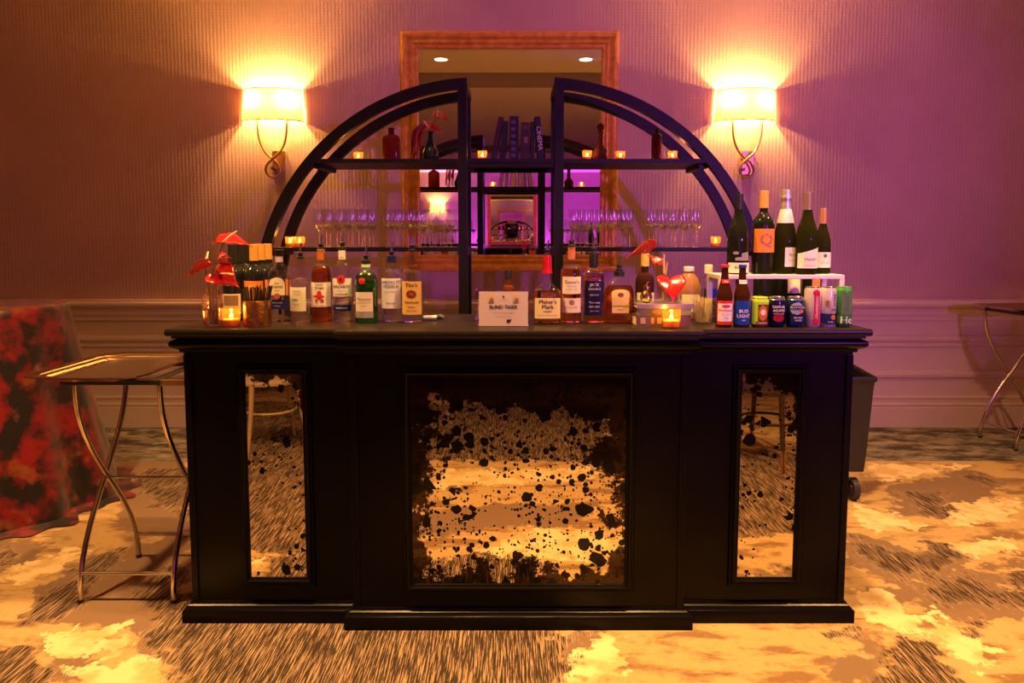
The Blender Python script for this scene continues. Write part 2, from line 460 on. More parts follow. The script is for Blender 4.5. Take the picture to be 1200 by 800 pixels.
# ------------------------------------------------------------------ ceiling lights
M_LENS = mat('lamp_lens', (1, .9, .7), .5, emit=(1, .72, .36), estr=20)
def downlight():
    t = thing('recessed_downlight', 'round recessed ceiling downlight above the bar room', 'light', (0, 0, CEIL), group='recessed ceiling downlights')
    MB().lathe([(.070, -.003), (.095, -.006), (.10, -.001), (.10, 0)], 28, open_=True).build('ring', M_WHITE, t, smooth=True)
    MB().lathe([(.0, -.0015), (.070, -.0015)], 28, open_=True).build('lens', M_LENS, t)
    return t
d0 = downlight()
for i, (x, y, e) in enumerate(DOWNLIGHTS):
    o = d0 if i == 0 else copy_tree(d0)
    o.location = (x, y, CEIL)
    lamp('SPOT', 'ceiling_downlight_offscreen', (x, y, CEIL - .02), WARM, e, (x, y, 0), spot_size=math.radians(112), spot_blend=.9, shadow_soft_size=.07)

# ------------------------------------------------------------------ wall mirror
def wall_mirror(label, yw, sgn, xc, name='wall_mirror'):
    t = thing(name, label, 'mirror', (xc, yw, 0), 0 if sgn > 0 else PI)
    x0, x1, z0, z1 = -.775, .775, 1.16, 2.866
    prof = [(0, 0), (0, .035), (-.006, .045), (-.020, .050), (-.040, .046), (-.052, .034), (-.058, .032), (-.064, .036), (-.080, .036), (-.088, .028), (-.100, .026), (-.108, .030), (-.118, .026), (-.122, .012)]
    f3 = lambda a, b, h: (a, -h, b)
    m, g = new_mat('gilt_frame_%d' % (sgn + 1))
    co = g.coord(); n = g.noise(g.mapping(co, (6, 6, 6)), 3, 5, .6)
    g.link(g.mix(g.step(n, .35, .7), (.66, .27, .03), (.90, .46, .07)), g.b.inputs['Base Color'])
    g.b.inputs['Metallic'].default_value = .22; g.b.inputs['Roughness'].default_value = .36
    # four mitred rails, each a piece of its own
    C = [(x0, z0), (x1, z0), (x1, z1), (x0, z1)]
    for i in range(4):
        a, b = Vector(C[i]), Vector(C[(i + 1) % 4]); d = (b - a).normalized(); nn = Vector((d.y, -d.x))
        mb = MB(); k = len(prof)
        for p, s_ in ((a, 1), (b, -1)):
            for o, h in prof:
                q = p + nn * o - d * (o * s_)
                mb.v.append(f3(q.x, q.y, h))
        mb.f += [(j, j + 1, k + j + 1, k + j) for j in range(k - 1)]
        mb.build('frame_rail', m, t, smooth=True)
    gl = mat('mirror_silver', (.86, .84, .82), 0.0, metal=1)
    iw = .121
    MB().box((0, -.008, (z0 + z1) / 2), (x1 - x0 - 2 * iw, .008, z1 - z0 - 2 * iw)).build('mirror_glass', gl, t)
    box('backing', (0, -.002, (z0 + z1) / 2), (x1 - x0 - .02, .004, z1 - z0 - .02), M_BLACKPL, t)
    return t
wall_mirror('large gilt framed mirror hanging behind the arched shelves', YW, 1, -.015)
wall_mirror('gilt framed mirror on the wall across the room', FAR_Y, -1, 0)

# ------------------------------------------------------------------ wall sconces
def shade_mat():
    m, g = new_mat('sconce_shade_fabric')
    g.b.inputs['Base Color'].default_value = (.9, .72, .42, 1); g.b.inputs['Roughness'].default_value = .8
    tl = g.node('ShaderNodeBsdfTranslucent'); tl.inputs[0].default_value = (.85, .50, .17, 1)
    mx = g.node('ShaderNodeMixShader'); mx.inputs[0].default_value = .26
    g.link(g.b.outputs[0], mx.inputs[1]); g.link(tl.outputs[0], mx.inputs[2]); g.link(mx.outputs[0], g.out.inputs[0])
    return m
M_SHADE = shade_mat()
def sconce(x, label, yw=YW, rz=0.0):
    t = thing('wall_sconce', label, 'sconce', (x, yw, 0), rz)
    zt, zb = 2.455, 2.235
    mb = MB(); n = 24; vs = []
    for z, r in ((zt, .205), (zb, .222)):
        for k in range(n + 1):
            a = PI * k / n
            vs.append((-r * math.cos(a), -.005 - .135 * (r / .21) * math.sin(a), z))
    mb.add(vs, [(k, k + 1, n + 2 + k, n + 1 + k) for k in range(n)])
    sh = mb.build('shade', M_SHADE, t, smooth=True)
    for z, r in ((zt, .205), (zb, .222)):
        MB().tube([(-r * math.cos(PI * k / n), -.005 - .135 * (r / .21) * math.sin(PI * k / n), z) for k in range(n + 1)], .004, 6).build('shade_rim', M_CREAM, sh, smooth=True)
    box('back_plate', (.03, -.008, 1.945), (.088, .016, .17), M_BRASS, t, bevel=.003)
    # one bent rod: up the left side, a loop at the bottom, up the right side
    L = [(-.105, 2.31), (-.105, 2.22), (-.098, 2.13), (-.078, 2.06), (-.045, 2.005), (0, 1.965), (.035, 1.93), (.05, 1.895), (.043, 1.862), (.018, 1.843)]
    Rr = [(.105 * (-a / .105), b) for a, b in L]
    pts = L + [(0, 1.838)] + list(reversed(Rr))
    full = []
    for i, (a, b) in enumerate(pts):
        full.append((a + .005, -.060 - .010 * i / (len(pts) - 1) * (1 if 3 < i < 17 else 0) - .008 * (1 if i in (13, 14, 15, 16) else 0), b))
    sm = []
    for i in range(len(full) - 1):
        p0, p1, p2, p3 = (Vector(full[max(i - 1, 0)]), Vector(full[i]), Vector(full[i + 1]), Vector(full[min(i + 2, len(full) - 1)]))
        for q in range(4):
            s_ = q / 4
            sm.append(.5 * ((2 * p1) + (p2 - p0) * s_ + (2 * p0 - 5 * p1 + 4 * p2 - p3) * s_ ** 2 + (3 * p1 - p0 - 3 * p2 + p3) * s_ ** 3))
    sm.append(Vector(full[-1]))
    MB().tube(sm, .0085, 8).build('arm', M_BRASS, t, smooth=True)
    MB().tube([(.005, -.012, 1.90), (.005, -.07, 1.90)], .012, 10).build('arm_mount', M_BRASS, t, smooth=True)
    for s_ in (-1, 1):
        c = (.105 * s_ + .005, -.06, 0)
        MB().lathe([(.012, 2.30), (.014, 2.31), (.014, 2.325), (.0, 2.326)], 12, c).build('socket', M_CREAM, t, smooth=True)
        MB().lathe([(.006, 2.325), (.011, 2.332), (.012, 2.342), (.008, 2.354), (.0, 2.360)], 12, c).build('bulb', mat('bulb_glow', (1, .8, .5), .5, emit=(1, .55, .16), estr=30), t, smooth=True)
        nm = 'sconce_lamp' if yw > 0 else 'far_sconce_lamp_offscreen'
        d = bpy.data.lights.new(nm, 'POINT'); d.color = (1, .50, .125); d.energy = 58; d.shadow_soft_size = .02
        lo = bpy.data.objects.new(nm, d); COL.objects.link(lo); lo.parent = t; lo.location = (c[0], -.062, 2.375)
    return t
sconce(X_at(317, 5.25, 2.3), 'glowing half drum sconce with looped brass arm over the flowers end of the bar')
sconce(X_at(876, 5.25, 2.3), 'glowing half drum sconce with looped brass arm over the wine bottles end of the bar')
sconce(-2.3, 'glowing half drum sconce on the wall across the room', FAR_Y, PI)

# ------------------------------------------------------------------ the bar
BX = .023
TOP = 1.088
def antique_mirror(name, cover, spots, seed):
    """old silvered glass: clear mirror, brown ghosting from the edges, black blooms"""
    m, g = new_mat(name)
    co = g.coord(); ge = g.coord('Generated')
    cs = g.mapping(co, (1, 1, 1), (0, 0, 0), (seed * 3.1, 0, seed * 1.7))
    sp = g.node('ShaderNodeSeparateXYZ'); g.link(ge, sp.inputs[0])
    x, z = sp.outputs[0], sp.outputs[2]
    ex = g.math('MINIMUM', x, g.math('SUBTRACT', 1.0, x)); ez = g.math('MINIMUM', z, g.math('SUBTRACT', 1.0, z))
    ed = g.math('MINIMUM', ex, ez)
    n1 = g.noise(cs, 6.5, 9, .72)
    ragged = g.math('MULTIPLY_ADD', g.math('SUBTRACT', n1, .5), .75, ed)
    corner = g.math('MULTIPLY', g.step(g.math('ADD', g.math('MULTIPLY', x, .55), z), .95, 1.5), .16)
    ragged = g.math('SUBTRACT', g.math('SUBTRACT', ragged, corner), g.math('MULTIPLY', g.step(z, .78, 1.0), .10))
    ghost = g.math('SUBTRACT', 1.0, g.step(ragged, cover - .006, cover + .006))
    def blobs(scale, rmax, dens, off):
        v = g.node('ShaderNodeTexVoronoi'); v.feature = 'F1'
        dist = g.noise(cs, scale * 1.3, 2)
        wv = g.node('ShaderNodeVectorMath', operation='ADD'); g.link(g.mapping(cs, (1, 1, 1), (0, 0, 0), (off, off, off)), wv.inputs[0])
        cm = g.node('ShaderNodeCombineXYZ'); g.link(g.math('MULTIPLY', dist, .55 / scale), cm.inputs[0]); g.link(g.math('MULTIPLY', dist, -.4 / scale), cm.inputs[2])
        g.link(cm.outputs[0], wv.inputs[1]); g.link(wv.outputs[0], v.inputs['Vector']); v.inputs['Scale'].default_value = scale
        sc = g.node('ShaderNodeSeparateColor'); g.link(v.outputs['Color'], sc.inputs[0])
        thr = g.math('MULTIPLY', g.math('POWER', sc.outputs[0], 2.8), rmax)
        cl = g.noise(cs, 4.2, 3)
        ok = g.step(g.math('ADD', cl, g.math('MULTIPLY', sc.outputs[1], .22)), 1 - dens, 1 - dens + .03)
        thr = g.math('MULTIPLY', thr, ok)
        return g.math('LESS_THAN', v.outputs['Distance'], thr)
    b = g.math('MAXIMUM', blobs(20, .68, .46 + spots, .3), g.math('MAXIMUM', blobs(42, .66, .50 + spots, 1.7), blobs(95, .62, .50 + spots, 4.1)))
    hot = g.node('ShaderNodeMixShader'); 
    gl = g.node('ShaderNodeBsdfGlossy'); gl.inputs['Color'].default_value = (.72, .65, .55, 1); gl.inputs['Roughness'].default_value = .015
    gd = g.node('ShaderNodeBsdfGlossy'); gd.inputs['Color'].default_value = (.050, .034, .024, 1); gd.inputs['Roughness'].default_value = .05
    g.link(ghost, hot.inputs[0]); g.link(gl.outputs[0], hot.inputs[1]); g.link(gd.outputs[0], hot.inputs[2])
    g.b.inputs['Base Color'].default_value = (.004, .003, .002, 1); g.b.inputs['Roughness'].default_value = .12
    g.b.inputs['Specular IOR Level'].default_value = .2
    m2 = g.node('ShaderNodeMixShader'); g.link(b, m2.inputs[0]); g.link(hot.outputs[0], m2.inputs[1]); g.link(g.b.outputs[0], m2.inputs[2])
    g.link(m2.outputs[0], g.out.inputs[0])
    return m
M_AM1 = antique_mirror('antique_mirror_centre', .080, .05, 1)
M_AM2 = antique_mirror('antique_mirror_left', -.10, -.16, 2)
M_AM3 = antique_mirror('antique_mirror_right', -.05, -.10, 5)

def bar():
    t = thing('breakfront_bar', 'black breakfront bar with three antiqued mirror panels and moulded top', 'bar', (BX, 0, 0))
    F0, F1, BK = 2.578, 2.530, 3.0         # side faces, centre face, back
    xs, xc = 1.201, .597
    box('side_cabinet', (-(xs + xc) / 2, (F0 + BK) / 2, .52), (xs - xc, BK - F0, 1.0), M_BLACK, t)
    box('side_cabinet', ((xs + xc) / 2, (F0 + BK) / 2, .52), (xs - xc, BK - F0, 1.0), M_BLACK, t)
    box('centre_cabinet', (0, (F1 + BK) / 2, .52), (2 * xc, BK - F1, 1.0), M_BLACK, t)
    out = [(-xs, BK), (-xs, F0), (-xc, F0), (-xc, F1), (xc, F1), (xc, F0), (xs, F0), (xs, BK)]
    path = list(reversed(out))      # clockwise when seen from above puts the outside on the right
    area = sum(out[i][0] * out[(i + 1) % 8][1] - out[(i + 1) % 8][0] * out[i][1] for i in range(8))
    path = out if area > 0 else path
    f3 = lambda a, b, h: (a, b, h)
    MB().sweep(path, [(0, 1.000), (.010, 1.000), (.012, 1.010), (.020, 1.014), (.028, 1.018), (.036, 1.026), (.038, 1.034), (.034, 1.043), (.024, 1.048), (.018, 1.050), (0, 1.050)], f3).build('top_moulding', M_BLACK, t, smooth=True)
    MB().sweep(path, [(0, 1.052), (.030, 1.052), (.030, 1.060), (.042, 1.062), (.046, 1.068), (.046, 1.080), (.043, 1.086), (.036, TOP)], f3, capf=True).build('countertop', M_BLACKTOP, t, smooth=True)
    MB().sweep(path, [(0, 0.0), (.030, 0.0), (.030, .044), (.026, .050), (.016, .054), (.016, .060), (.010, .064), (.008, .072), (0, .074)], f3).build('plinth', M_BLACK, t, smooth=True)
    for s_, xx, yy in ((-1, xc, F1), (1, xc, F1), (-1, xs, F0), (1, xs, F0)):
        box('corner_strip', (s_ * (xx - .012), yy - .002, .53), (.024, .012, .92), M_BLACK, t, bevel=.003)
    def panel(cx, w, z0, z1, yf, mm):
        x0, x1 = cx - w / 2, cx + w / 2
        prof = [(.030, 0), (.030, .004), (.026, .010), (.020, .010), (.018, .016), (.012, .020), (.006, .018), (.003, .010), (-.003, .010), (-.006, .004), (-.006, 0)]
        fr = MB().sweep([(x0, z0), (x1, z0), (x1, z1), (x0, z1)], prof, lambda a, b, h: (a, yf - h, b)).build('panel_moulding', M_BLACK, t, smooth=True)
        gm = MB().box((0, 0, 0), (w, .006, z1 - z0)).build('antique_mirror', mm, t, loc=(cx, yf - .002, (z0 + z1) / 2))
    panel(.001, .772, .158, .922, F1, M_AM1)
    panel(-.880, .212, .160, .926, F0, M_AM2)
    panel(.906, .212, .160, .926, F0, M_AM3)
    return t
bar()

# ------------------------------------------------------------------ arched back shelves
SF, SB = 4.0, 4.40      # front and back planes
Z_MID, Z_LOW = 1.835, 1.353
def arch_unit(s_, cx, label):
    t = thing('arched_shelf', label, 'shelf', (cx, 0, 0))
    cz, R = 1.015, 1.255
    xu = .090              # upright centre, measured towards the middle from the circle centre it is negative
    ux = -s_ * -.10
    upx = s_ * .10
    for yy in (SF, SB):
        mb = MB(); n = 40; vs = []
        a0 = math.atan2(R, .066)
        for k in range(n + 1):
            a = a0 * (1 - k / n)
            for r in (R - .055, R):
                for dy in (0, .045):
                    vs.append((s_ * r * math.cos(a), yy + (dy if yy == SF else -dy), cz + r * math.sin(a)))
        fs = []
        for k in range(n):
            o = k * 4
            for a, b in ((0, 1), (1, 3), (3, 2), (2, 0)): fs.append((o + a, o + b, o + 4 + b, o + 4 + a))
        fs += [(0, 1, 3, 2), (n * 4, n * 4 + 2, n * 4 + 3, n * 4 + 1)]
        mb.add(vs, fs)
        # straight leg from the springing down to the floor
        mb.box((s_ * (R - .0275), yy + (.0225 if yy == SF else -.0225), cz / 2), (.055, .045, cz))
        mb.build('arch_rail', M_STEEL, t, smooth=True)
        box('upright', (s_ * .092, yy + (.0225 if yy == SF else -.0225), (cz + R - .056) / 2), (.05, .045, cz + R - .056), M_STEEL, t, bevel=.002)
    ym = (SF + SB) / 2; yd = SB - SF - .09
    box('top_rail', (s_ * .092, ym, cz + R - .03), (.05, yd, .05), M_STEEL, t)
    for z, th in ((Z_MID, .022), (Z_LOW, .022)):
        xe = math.sqrt((R - .03) ** 2 - (z - cz) ** 2)
        xi = .070
        box('shelf_board', (s_ * (xe + xi) / 2, ym, z - th / 2), (xe - xi, SB - SF - .004, th), M_STEEL, t)
        box('shelf_rail', (s_ * (xe - .02), ym, z - th - .012), (.05, yd, .024), M_STEEL, t)
        box('shelf_rail', (s_ * .092, ym, z - th - .012), (.05, yd, .024), M_STEEL, t)
    for z in (.62, .12):
        box('shelf_board', (s_ * (.07 + R - .06) / 2, ym, z), (R - .06 - .07, SB - SF - .1, .022), M_STEEL, t)
    return t
arch_unit(-1, -.178, 'black steel quarter arch shelf holding the dark vase of red flowers')
arch_unit(1, .165, 'black steel quarter arch shelf holding the slim brown bottle')
t = thing('bridge_shelf', 'black steel shelf board bridging the two arches under the row of books', 'shelf', (0, 0, 0))
box('shelf_board', (-.006, (SF + SB) / 2, Z_MID - .009), (.470, SB - SF - .02, .022), M_STEEL, t)
for yy in (SF + .03, SB - .03): box('shelf_rail', (-.006, yy, Z_MID - .032), (.470, .03, .022), M_STEEL, t)
for xx in (-.232, .220): box('shelf_rail', (xx, (SF + SB) / 2, Z_MID - .032), (.02, SB - SF - .1, .022), M_STEEL, t)

# ------------------------------------------------------------------ votive candles
M_WAX = mat('candle_wax', (.95, .84, .62), .5, subs=.5)
M_FLAME = mat('candle_flame', (1, .7, .3), .5, emit=(1, .60, .18), estr=22)
def votive_proto():
    t = thing('votive_candle', 'x', 'candle')
    MB().lathe([(.024, 0), (.026, .002), (.029, .060), (.0275, .060), (.0245, .004), (0, .004)], 20, open_=True).build('glass_cup', M_VOTIVE, t, smooth=True)
    MB().lathe([(0, .005), (.0235, .005), (.0245, .024), (.020, .026), (0, .025)], 16).build('wax', M_WAX, t, smooth=True)
    MB().tube([(0, 0, .025), (0, 0, .031)], .001, 5).build('wick', M_INK, t)
    MB().lathe([(0, .027), (.0045, .030), (.0058, .034), (.0036, .040), (0, .046)], 10).build('flame', M_FLAME, t, smooth=True)
    return t
VOT = votive_proto(); VOT_USED = []
def votive(u, Y, z, label, sc=1.0, e=.35):
    o = VOT if not VOT_USED else copy_tree(VOT)
    VOT_USED.append(o)
    o.location = (X_at(u, Y, z), Y, z); o.scale = (sc, sc, sc)
    tag(o, label, 'candle', 'lit votive candles')
    d = bpy.data.lights.new('candle_lamp', 'POINT'); d.color = (1, .42, .10); d.energy = e; d.shadow_soft_size = .006
    lo = bpy.data.objects.new('candle_lamp', d); COL.objects.link(lo); lo.location = (o.location.x, Y, z + .050 * sc)
votive(420, 4.2, Z_MID, 'lit votive candle alone towards the end of the upper shelf beside the amber bottle', .95)
votive(565, 4.15, Z_MID + .002, 'lit votive candle beside the row of standing books', .95)
votive(688, 4.12, Z_MID, 'lit votive candle between the steel upright and the gourd shaped bottle', .95)
votive(727, 4.15, Z_MID, 'lit votive candle between the gourd shaped and slim brown bottles', .95)
votive(788, 4.15, Z_MID, 'lit votive candle on the arch side of the slim brown bottle', .95)
votive(340, 4.15, Z_LOW, 'lit votive candle of a pair, the one next to the arch', 1.0)
votive(351.5, 4.12, Z_LOW, 'lit votive candle of a pair, the one next to the wine glasses', 1.0)
votive(838.5, 4.15, Z_LOW, 'lit votive candle on the lower shelf behind the wine bottles', 1.0)
votive(271.5, 2.60, TOP, 'lit votive candle on the bar beside the copper cup', 1.16, .4)
votive(786.5, 2.56, TOP, 'lit votive candle on the bar in front of the stacked books', 1.16, .4)

# ------------------------------------------------------------------ stemware
def stem_proto():
    t = thing('wine_glass', 'x', 'glass')
    solid = thin_glass('lead_glass', (.985, .97, .94), ior=2.3, rough=.16, gtint=(1, .92, .75))
    MB().lathe([(0, 0), (.033, .0), (.034, .0015), (.012, .004), (.0042, .010), (.0034, .05), (.0036, .088), (.008, .096), (.019, .108), (.0275, .125), (.0262, .126), (.017, .113), (.006, .105), (0, .104)], 20, open_=True).build('stem', solid, t, smooth=True)
    MB().lathe([(.0275, .1255), (.0315, .140), (.033, .155), (.032, .185), (.030, .212), (.0294, .2125)], 20, open_=True).build('bowl', M_GLASSW, t, smooth=True)
    return t
ST = stem_proto(); first = True
def glasses(us, Ys, grp, mark):
    global first
    ords = ('first', 'second', 'third', 'fourth', 'fifth', 'sixth', 'seventh')
    rows = ('bar side row', 'middle row', 'mirror side row')
    for j, Y in enumerate(Ys):
        for iu, u in enumerate(us):
            near = iu if mark[1] else len(us) - 1 - iu
            label = 'clear wine glass, %s from the %s, %s' % (ords[near], mark[0], rows[j])
            o = ST if first else copy_tree(ST)
            first = False
            Yj = Y + random.uniform(-.004, .004)
            o.scale = (.87, .87, 1)
            o.location = (X_at(us[0], Ys[0], Z_LOW) + (X_at(u, 4.1, Z_LOW) - X_at(us[0], 4.1, Z_LOW)) + (.036 if j % 2 else 0) + random.uniform(-.001, .001), Yj, Z_LOW)
            o.rotation_euler = (0, 0, random.uniform(0, 6))
            tag(o, label, 'glass', grp)
def rng_(a, b, n): return [a + (b - a) * i / (n - 1) for i in range(n)]
YS = (4.06, 4.135, 4.21)
glasses(rng_(375, 427, 5), YS, 'wine glasses next to the paired candles', ('paired lower shelf candles', True))
glasses(rng_(455, 520, 6), YS, 'wine glasses crossing the mirror frame below the dark vase', ('steel upright below the dark vase', False))
glasses(rng_(674, 732, 5), YS, 'wine glasses below the gourd shaped bottle', ('steel upright below the gourd shaped bottle', True))
glasses(rng_(761, 812, 5), YS[:2], 'wine glasses beside the single lower candle', ('single lower shelf candle', False))

# ------------------------------------------------------------------ bottles
def lab_geo(surf, x0, x1, z0, z1, shape='rect', nx=12, nz=6):
    mb = MB(); vs = []; fs = []
    if shape == 'oval': nz = 14
    if shape == 'arch': nz = 14
    for i in range(nz + 1):
        t = i / nz; z = z0 + (z1 - z0) * t; k = 1.0
        if shape == 'oval': k = math.sqrt(max(0.0, 1 - (2 * t - 1) ** 2))
        if shape == 'arch' and t > .6: k = math.sqrt(max(0.0, 1 - ((t - .6) / .4) ** 2)) * .999 + .001
        if shape == 'wave' : k = 1.0
        for j in range(nx + 1):
            q = 2 * j / nx - 1
            x = (x0 + x1) / 2 + (x1 - x0) / 2 * q * k
            zz = z
            if shape == 'wave' and i == nz: zz = z + .18 * (z1 - z0) * q
            vs.append(surf(x, zz))
    for i in range(nz):
        for j in range(nx):
            a = i * (nx + 1) + j
            fs.append((a, a + 1, a + nx + 2, a + nx + 1))
    return mb.add(vs, fs)

def make_surf(prof, sq, sy, eps):
    zs = [p[1] for p in prof]
    def rad(z):
        for i in range(len(prof) - 1):
            (r0, z0), (r1, z1) = prof[i], prof[i + 1]
            if z0 <= z <= z1 and z1 > z0: return r0 + (r1 - r0) * (z - z0) / (z1 - z0)
        return prof[-1][0]
    def surf(x, z):
        a = rad(z) + eps; q = min(.985, abs(x / a))
        return (max(-a * .985, min(a * .985, x)), -a * sy * (1 - q ** sq) ** (1 / sq), z)
    return surf, rad

def bottle(name, label, cat, loc, prof, glass, labels=(), liq=None, level=None, cap=None, pour=0.0, sq=2.0, sy=1.0, group=None, n=24, rz=0.0, inset=.0025, spout_mat=None):
    """prof: outer (r, z); labels: (z0, z1, half width, material, shape, [(text, size, dz, mat, rot, sx)], x offset);
    cap: (r0, r1, z0, z1, mat)"""
    t = thing(name, label, cat, loc, rz, group)
    hollow = bool(liq)
    MB().lathe([(0, prof[0][1])] + list(prof) + ([] if hollow else [(0, prof[-1][1])]), n, sq=sq, sy=sy, open_=True).build('glass', glass, t, smooth=True)
    if liq:
        ip = [(0, .004)]
        for r, z in prof:
            if z >= level: break
            ip.append((max(.001, r - inset), max(z, .004)))
        ps, rad = make_surf(prof, sq, sy, 0)
        ip += [(max(.001, rad(level) - inset), level), (0, level)]
        MB().lathe(ip, n, sq=sq, sy=sy, open_=True).build('liquid', liq, t, smooth=True)
    for li, L in enumerate(labels):
        z0, z1, hw, m, shape, texts = L[:6]; xo = L[6] if len(L) > 6 else 0.0
        surf, rad = make_surf(prof, sq, sy, .0006 + .0004 * li)
        lo = lab_geo(surf, xo - hw, xo + hw, z0, z1, shape).build('label', m, t, smooth=True)
        s2, _ = make_surf(prof, sq, sy, .0012 + .0004 * li)
        for (body, size, dz, tm, rot, sx) in texts:
            text_on(body, size, lambda x, z, s2=s2, dz=dz, xo=xo: s2(x + xo, z + dz), tm, lo, sx, rot, bold=size * .012)
    if cap:
        for c in (cap if isinstance(cap, list) else [cap]):
            r0, r1, z0, z1, m = c
            MB().lathe([(0, z0), (r0, z0), (r0, z0 + .001), (r1, z1 - .001), (r1 * .92, z1), (0, z1)], 18, open_=True).build('cap', m, t, smooth=True)
    if pour:
        z = pour
        MB().lathe([(0, z - .004), (.0125, z - .004), (.0135, z), (.0135, z + .003), (.009, z + .005), (.0085, z + .016), (.0115, z + .017), (.0115, z + .019), (.004, z + .022), (0, z + .022)], 16, open_=True).build('pourer', M_BLACKPL, t, smooth=True)
        MB().tube([(0, 0, z + .020), (0, 0, z + .032), (.003, 0, z + .046), (.006, 0, z + .056)], [.0042, .0038, .0032, .0028], 8).build('spout', spout_mat or mat('spout_steel', (.35, .25, .42), .25, metal=.9), t, smooth=True)
    return t

def at(u, Y, z=TOP): return (X_at(u, Y, z), Y, z)
def B(h_body, r, h_sh, rn, h_neck, foot=.004, lip=True):
    """a plain shouldered bottle"""
    p = [(r - foot, 0), (r, foot)]
    p += [(r, h_body)]
    for k in range(1, 7):
        a = k / 6 * PI / 2
        p.append((rn + (r - rn) * (math.cos(a) ** .9 if k < 6 else 0), h_body + (h_sh - h_body) * math.sin(a) ** 1.0))
    p.append((rn, h_neck))
    if lip: p += [(rn + .0015, h_neck - .006 + .0061), (rn + .0015, h_neck + .006)]
    return p
YB = 2.75
# clear tequila with arched label
bottle('tequila_bottle', 'clear square shouldered spirit bottle with arched cream label and navy band', 'bottle', at(329, YB),
       [(.038, 0), (.0415, .004), (.0415, .178), (.040, .186), (.028, .205), (.016, .220), (.0135, .232), (.013, .256), (.0145, .257), (.0145, .266)], M_GLASS,
       [(.105, .172, .029, M_CREAM, 'arch', [('Jose', .009, .150, M_INK, 0, 1), ('Cuervo', .015, .137, M_INK, 0, .95), ('ESPECIAL', .005, .122, M_RED, 0, 1)]),
        (.052, .088, .038, M_NAVY, 'rect', [('PROUD FAMILY', .006, .076, M_CREAM, 0, 1), ('TEQUILA', .006, .064, M_CREAM, 0, 1)]),
        (.090, .112, .012, mat('rust_ink', (.45, .10, .03), .5), 'oval', [], .0)],
       L_CLEAR, .165, [(.0148, .0148, .250, .272, M_BLACKPL), (.0142, .0142, .228, .250, mat('lilac_paper', (.55, .45, .60), .6)), (.019, .019, .272, .275, M_BLACKPL)], sq=3.5, sy=.85)
bottle('tequila_bottle', 'clear spirit bottle with tall pale cream label, pourer fitted', 'bottle', at(354, YB - .05),
       B(.125, .0415, .170, .0125, .238), M_GLASS,
       [(.050, .138, .032, M_CREAM, 'rect', [('TEQUILA', .008, .124, M_GREY, 0, 1), ('100% AGAVE', .0055, .112, M_GREY, 0, 1), ('BLANCO', .006, .076, M_GREY, 0, 1)], -.006),
        (.088, .097, .011, mat('sage_ink', (.25, .42, .30), .6), 'oval', [], -.012)],
       L_PALE, .06, None, .245)
bottle('rum_bottle', 'dark amber rum bottle with white label of a red figure', 'bottle', at(378, YB + .01),
       B(.165, .0390, .222, .0140, .268), M_GLASS,
       [(.060, .152, .0375, M_PAPER, 'rect', [('Captain', .009, .152 - .008, M_INK, 0, 1), ('Morgan', .012, .132, M_INK, 0, .9), ('Spiced Rum', .008, .066, M_RED, 0, 1)]),
        (.085, .122, .010, M_RED, 'oval', []), (.094, .106, .022, M_RED, 'oval', [], -.003), (.078, .090, .007, M_RED, 'oval', [], .010), (.078, .090, .006, M_RED, 'oval', [], -.012),
        (.236, .266, .013, mat('burnt_orange_foil', (.62, .16, .02), .35), 'rect', [])],
       L_RUM, .215, (.0150, .0150, .262, .276, M_GOLD), .277)
bottle('rum_bottle', 'clear rum bottle with round red emblem and a white label', 'bottle', at(403, YB),
       B(.165, .0385, .232, .0135, .272), M_GLASS,
       [(.100, .168, .036, M_PAPER, 'rect', [('BACARDI', .0155, .137, M_INK, 0, .92), ('CARTA BLANCA', .0055, .122, M_GREY, 0, 1), ('SUPERIOR', .010, .108, M_NAVY, 0, 1)]),
        (.045, .068, .034, M_NAVY, 'rect', [('WHITE RUM', .008, .056, M_PAPER, 0, 1)]), (.148, .180, .0155, M_RED, 'oval', [('B', .016, .164, M_INK, 0, 1)]),
        (.238, .272, .013, M_PAPER, 'rect', [('1862', .006, .246, M_INK, 0, 1)])],
       L_CLEAR, .155, (.0150, .0150, .272, .282, M_BLACKPL), .282)
bottle('gin_bottle', 'squat green gin bottle with bulging shoulders and red seal', 'bottle', at(430, YB - .02),
       [(.039, 0), (.0425, .004), (.0425, .128), (.0455, .132), (.0455, .140), (.043, .146), (.043, .162), (.037, .182), (.024, .196), (.017, .204), (.0155, .222), (.0165, .223), (.0165, .228)], M_GREENG,
       [(.045, .118, .033, mat('pink_paper', (.80, .68, .60), .6), 'rect', [('Tanqueray', .0125, .092, M_GREENCAN, 0, 1), ('LONDON DRY GIN', .0058, .078, M_RED, 0, 1), ('IMPORTED', .005, .066, M_GREY, 0, 1)], -.003),
        (.022, .044, .034, M_SILVER, 'rect', [], -.003), (.148, .171, .0125, M_RED, 'oval', [('T', .012, .160, mat('dark_red_ink', (.25, .01, .01), .5), 0, 1)], -.008)],
       L_GREEN, .155, [(.0165, .0165, .206, .222, M_PAPER), (.0172, .0172, .222, .234, M_BLACKPL)], .234)
bottle('vodka_bottle', 'clear round shouldered vodka bottle with blue block lettering', 'bottle', at(460, YB),
       B(.162, .0410, .205, .0150, .240), M_GLASS,
       [(.055, .168, .036, mat('frosted_print', (.80, .76, .80), .5), 'rect', [('ABSOLUT', .0165, .153, M_BLUE, 0, .95), ('VODKA', .0165, .137, M_BLUE, 0, 1), ('Country of Sweden', .006, .118, M_BLUE, 0, 1), ('IMPORTED', .007, .074, M_BLUE, 0, 1)])],
       L_CLEAR, .150, (.0165, .0165, .226, .252, M_NAVY), .248)
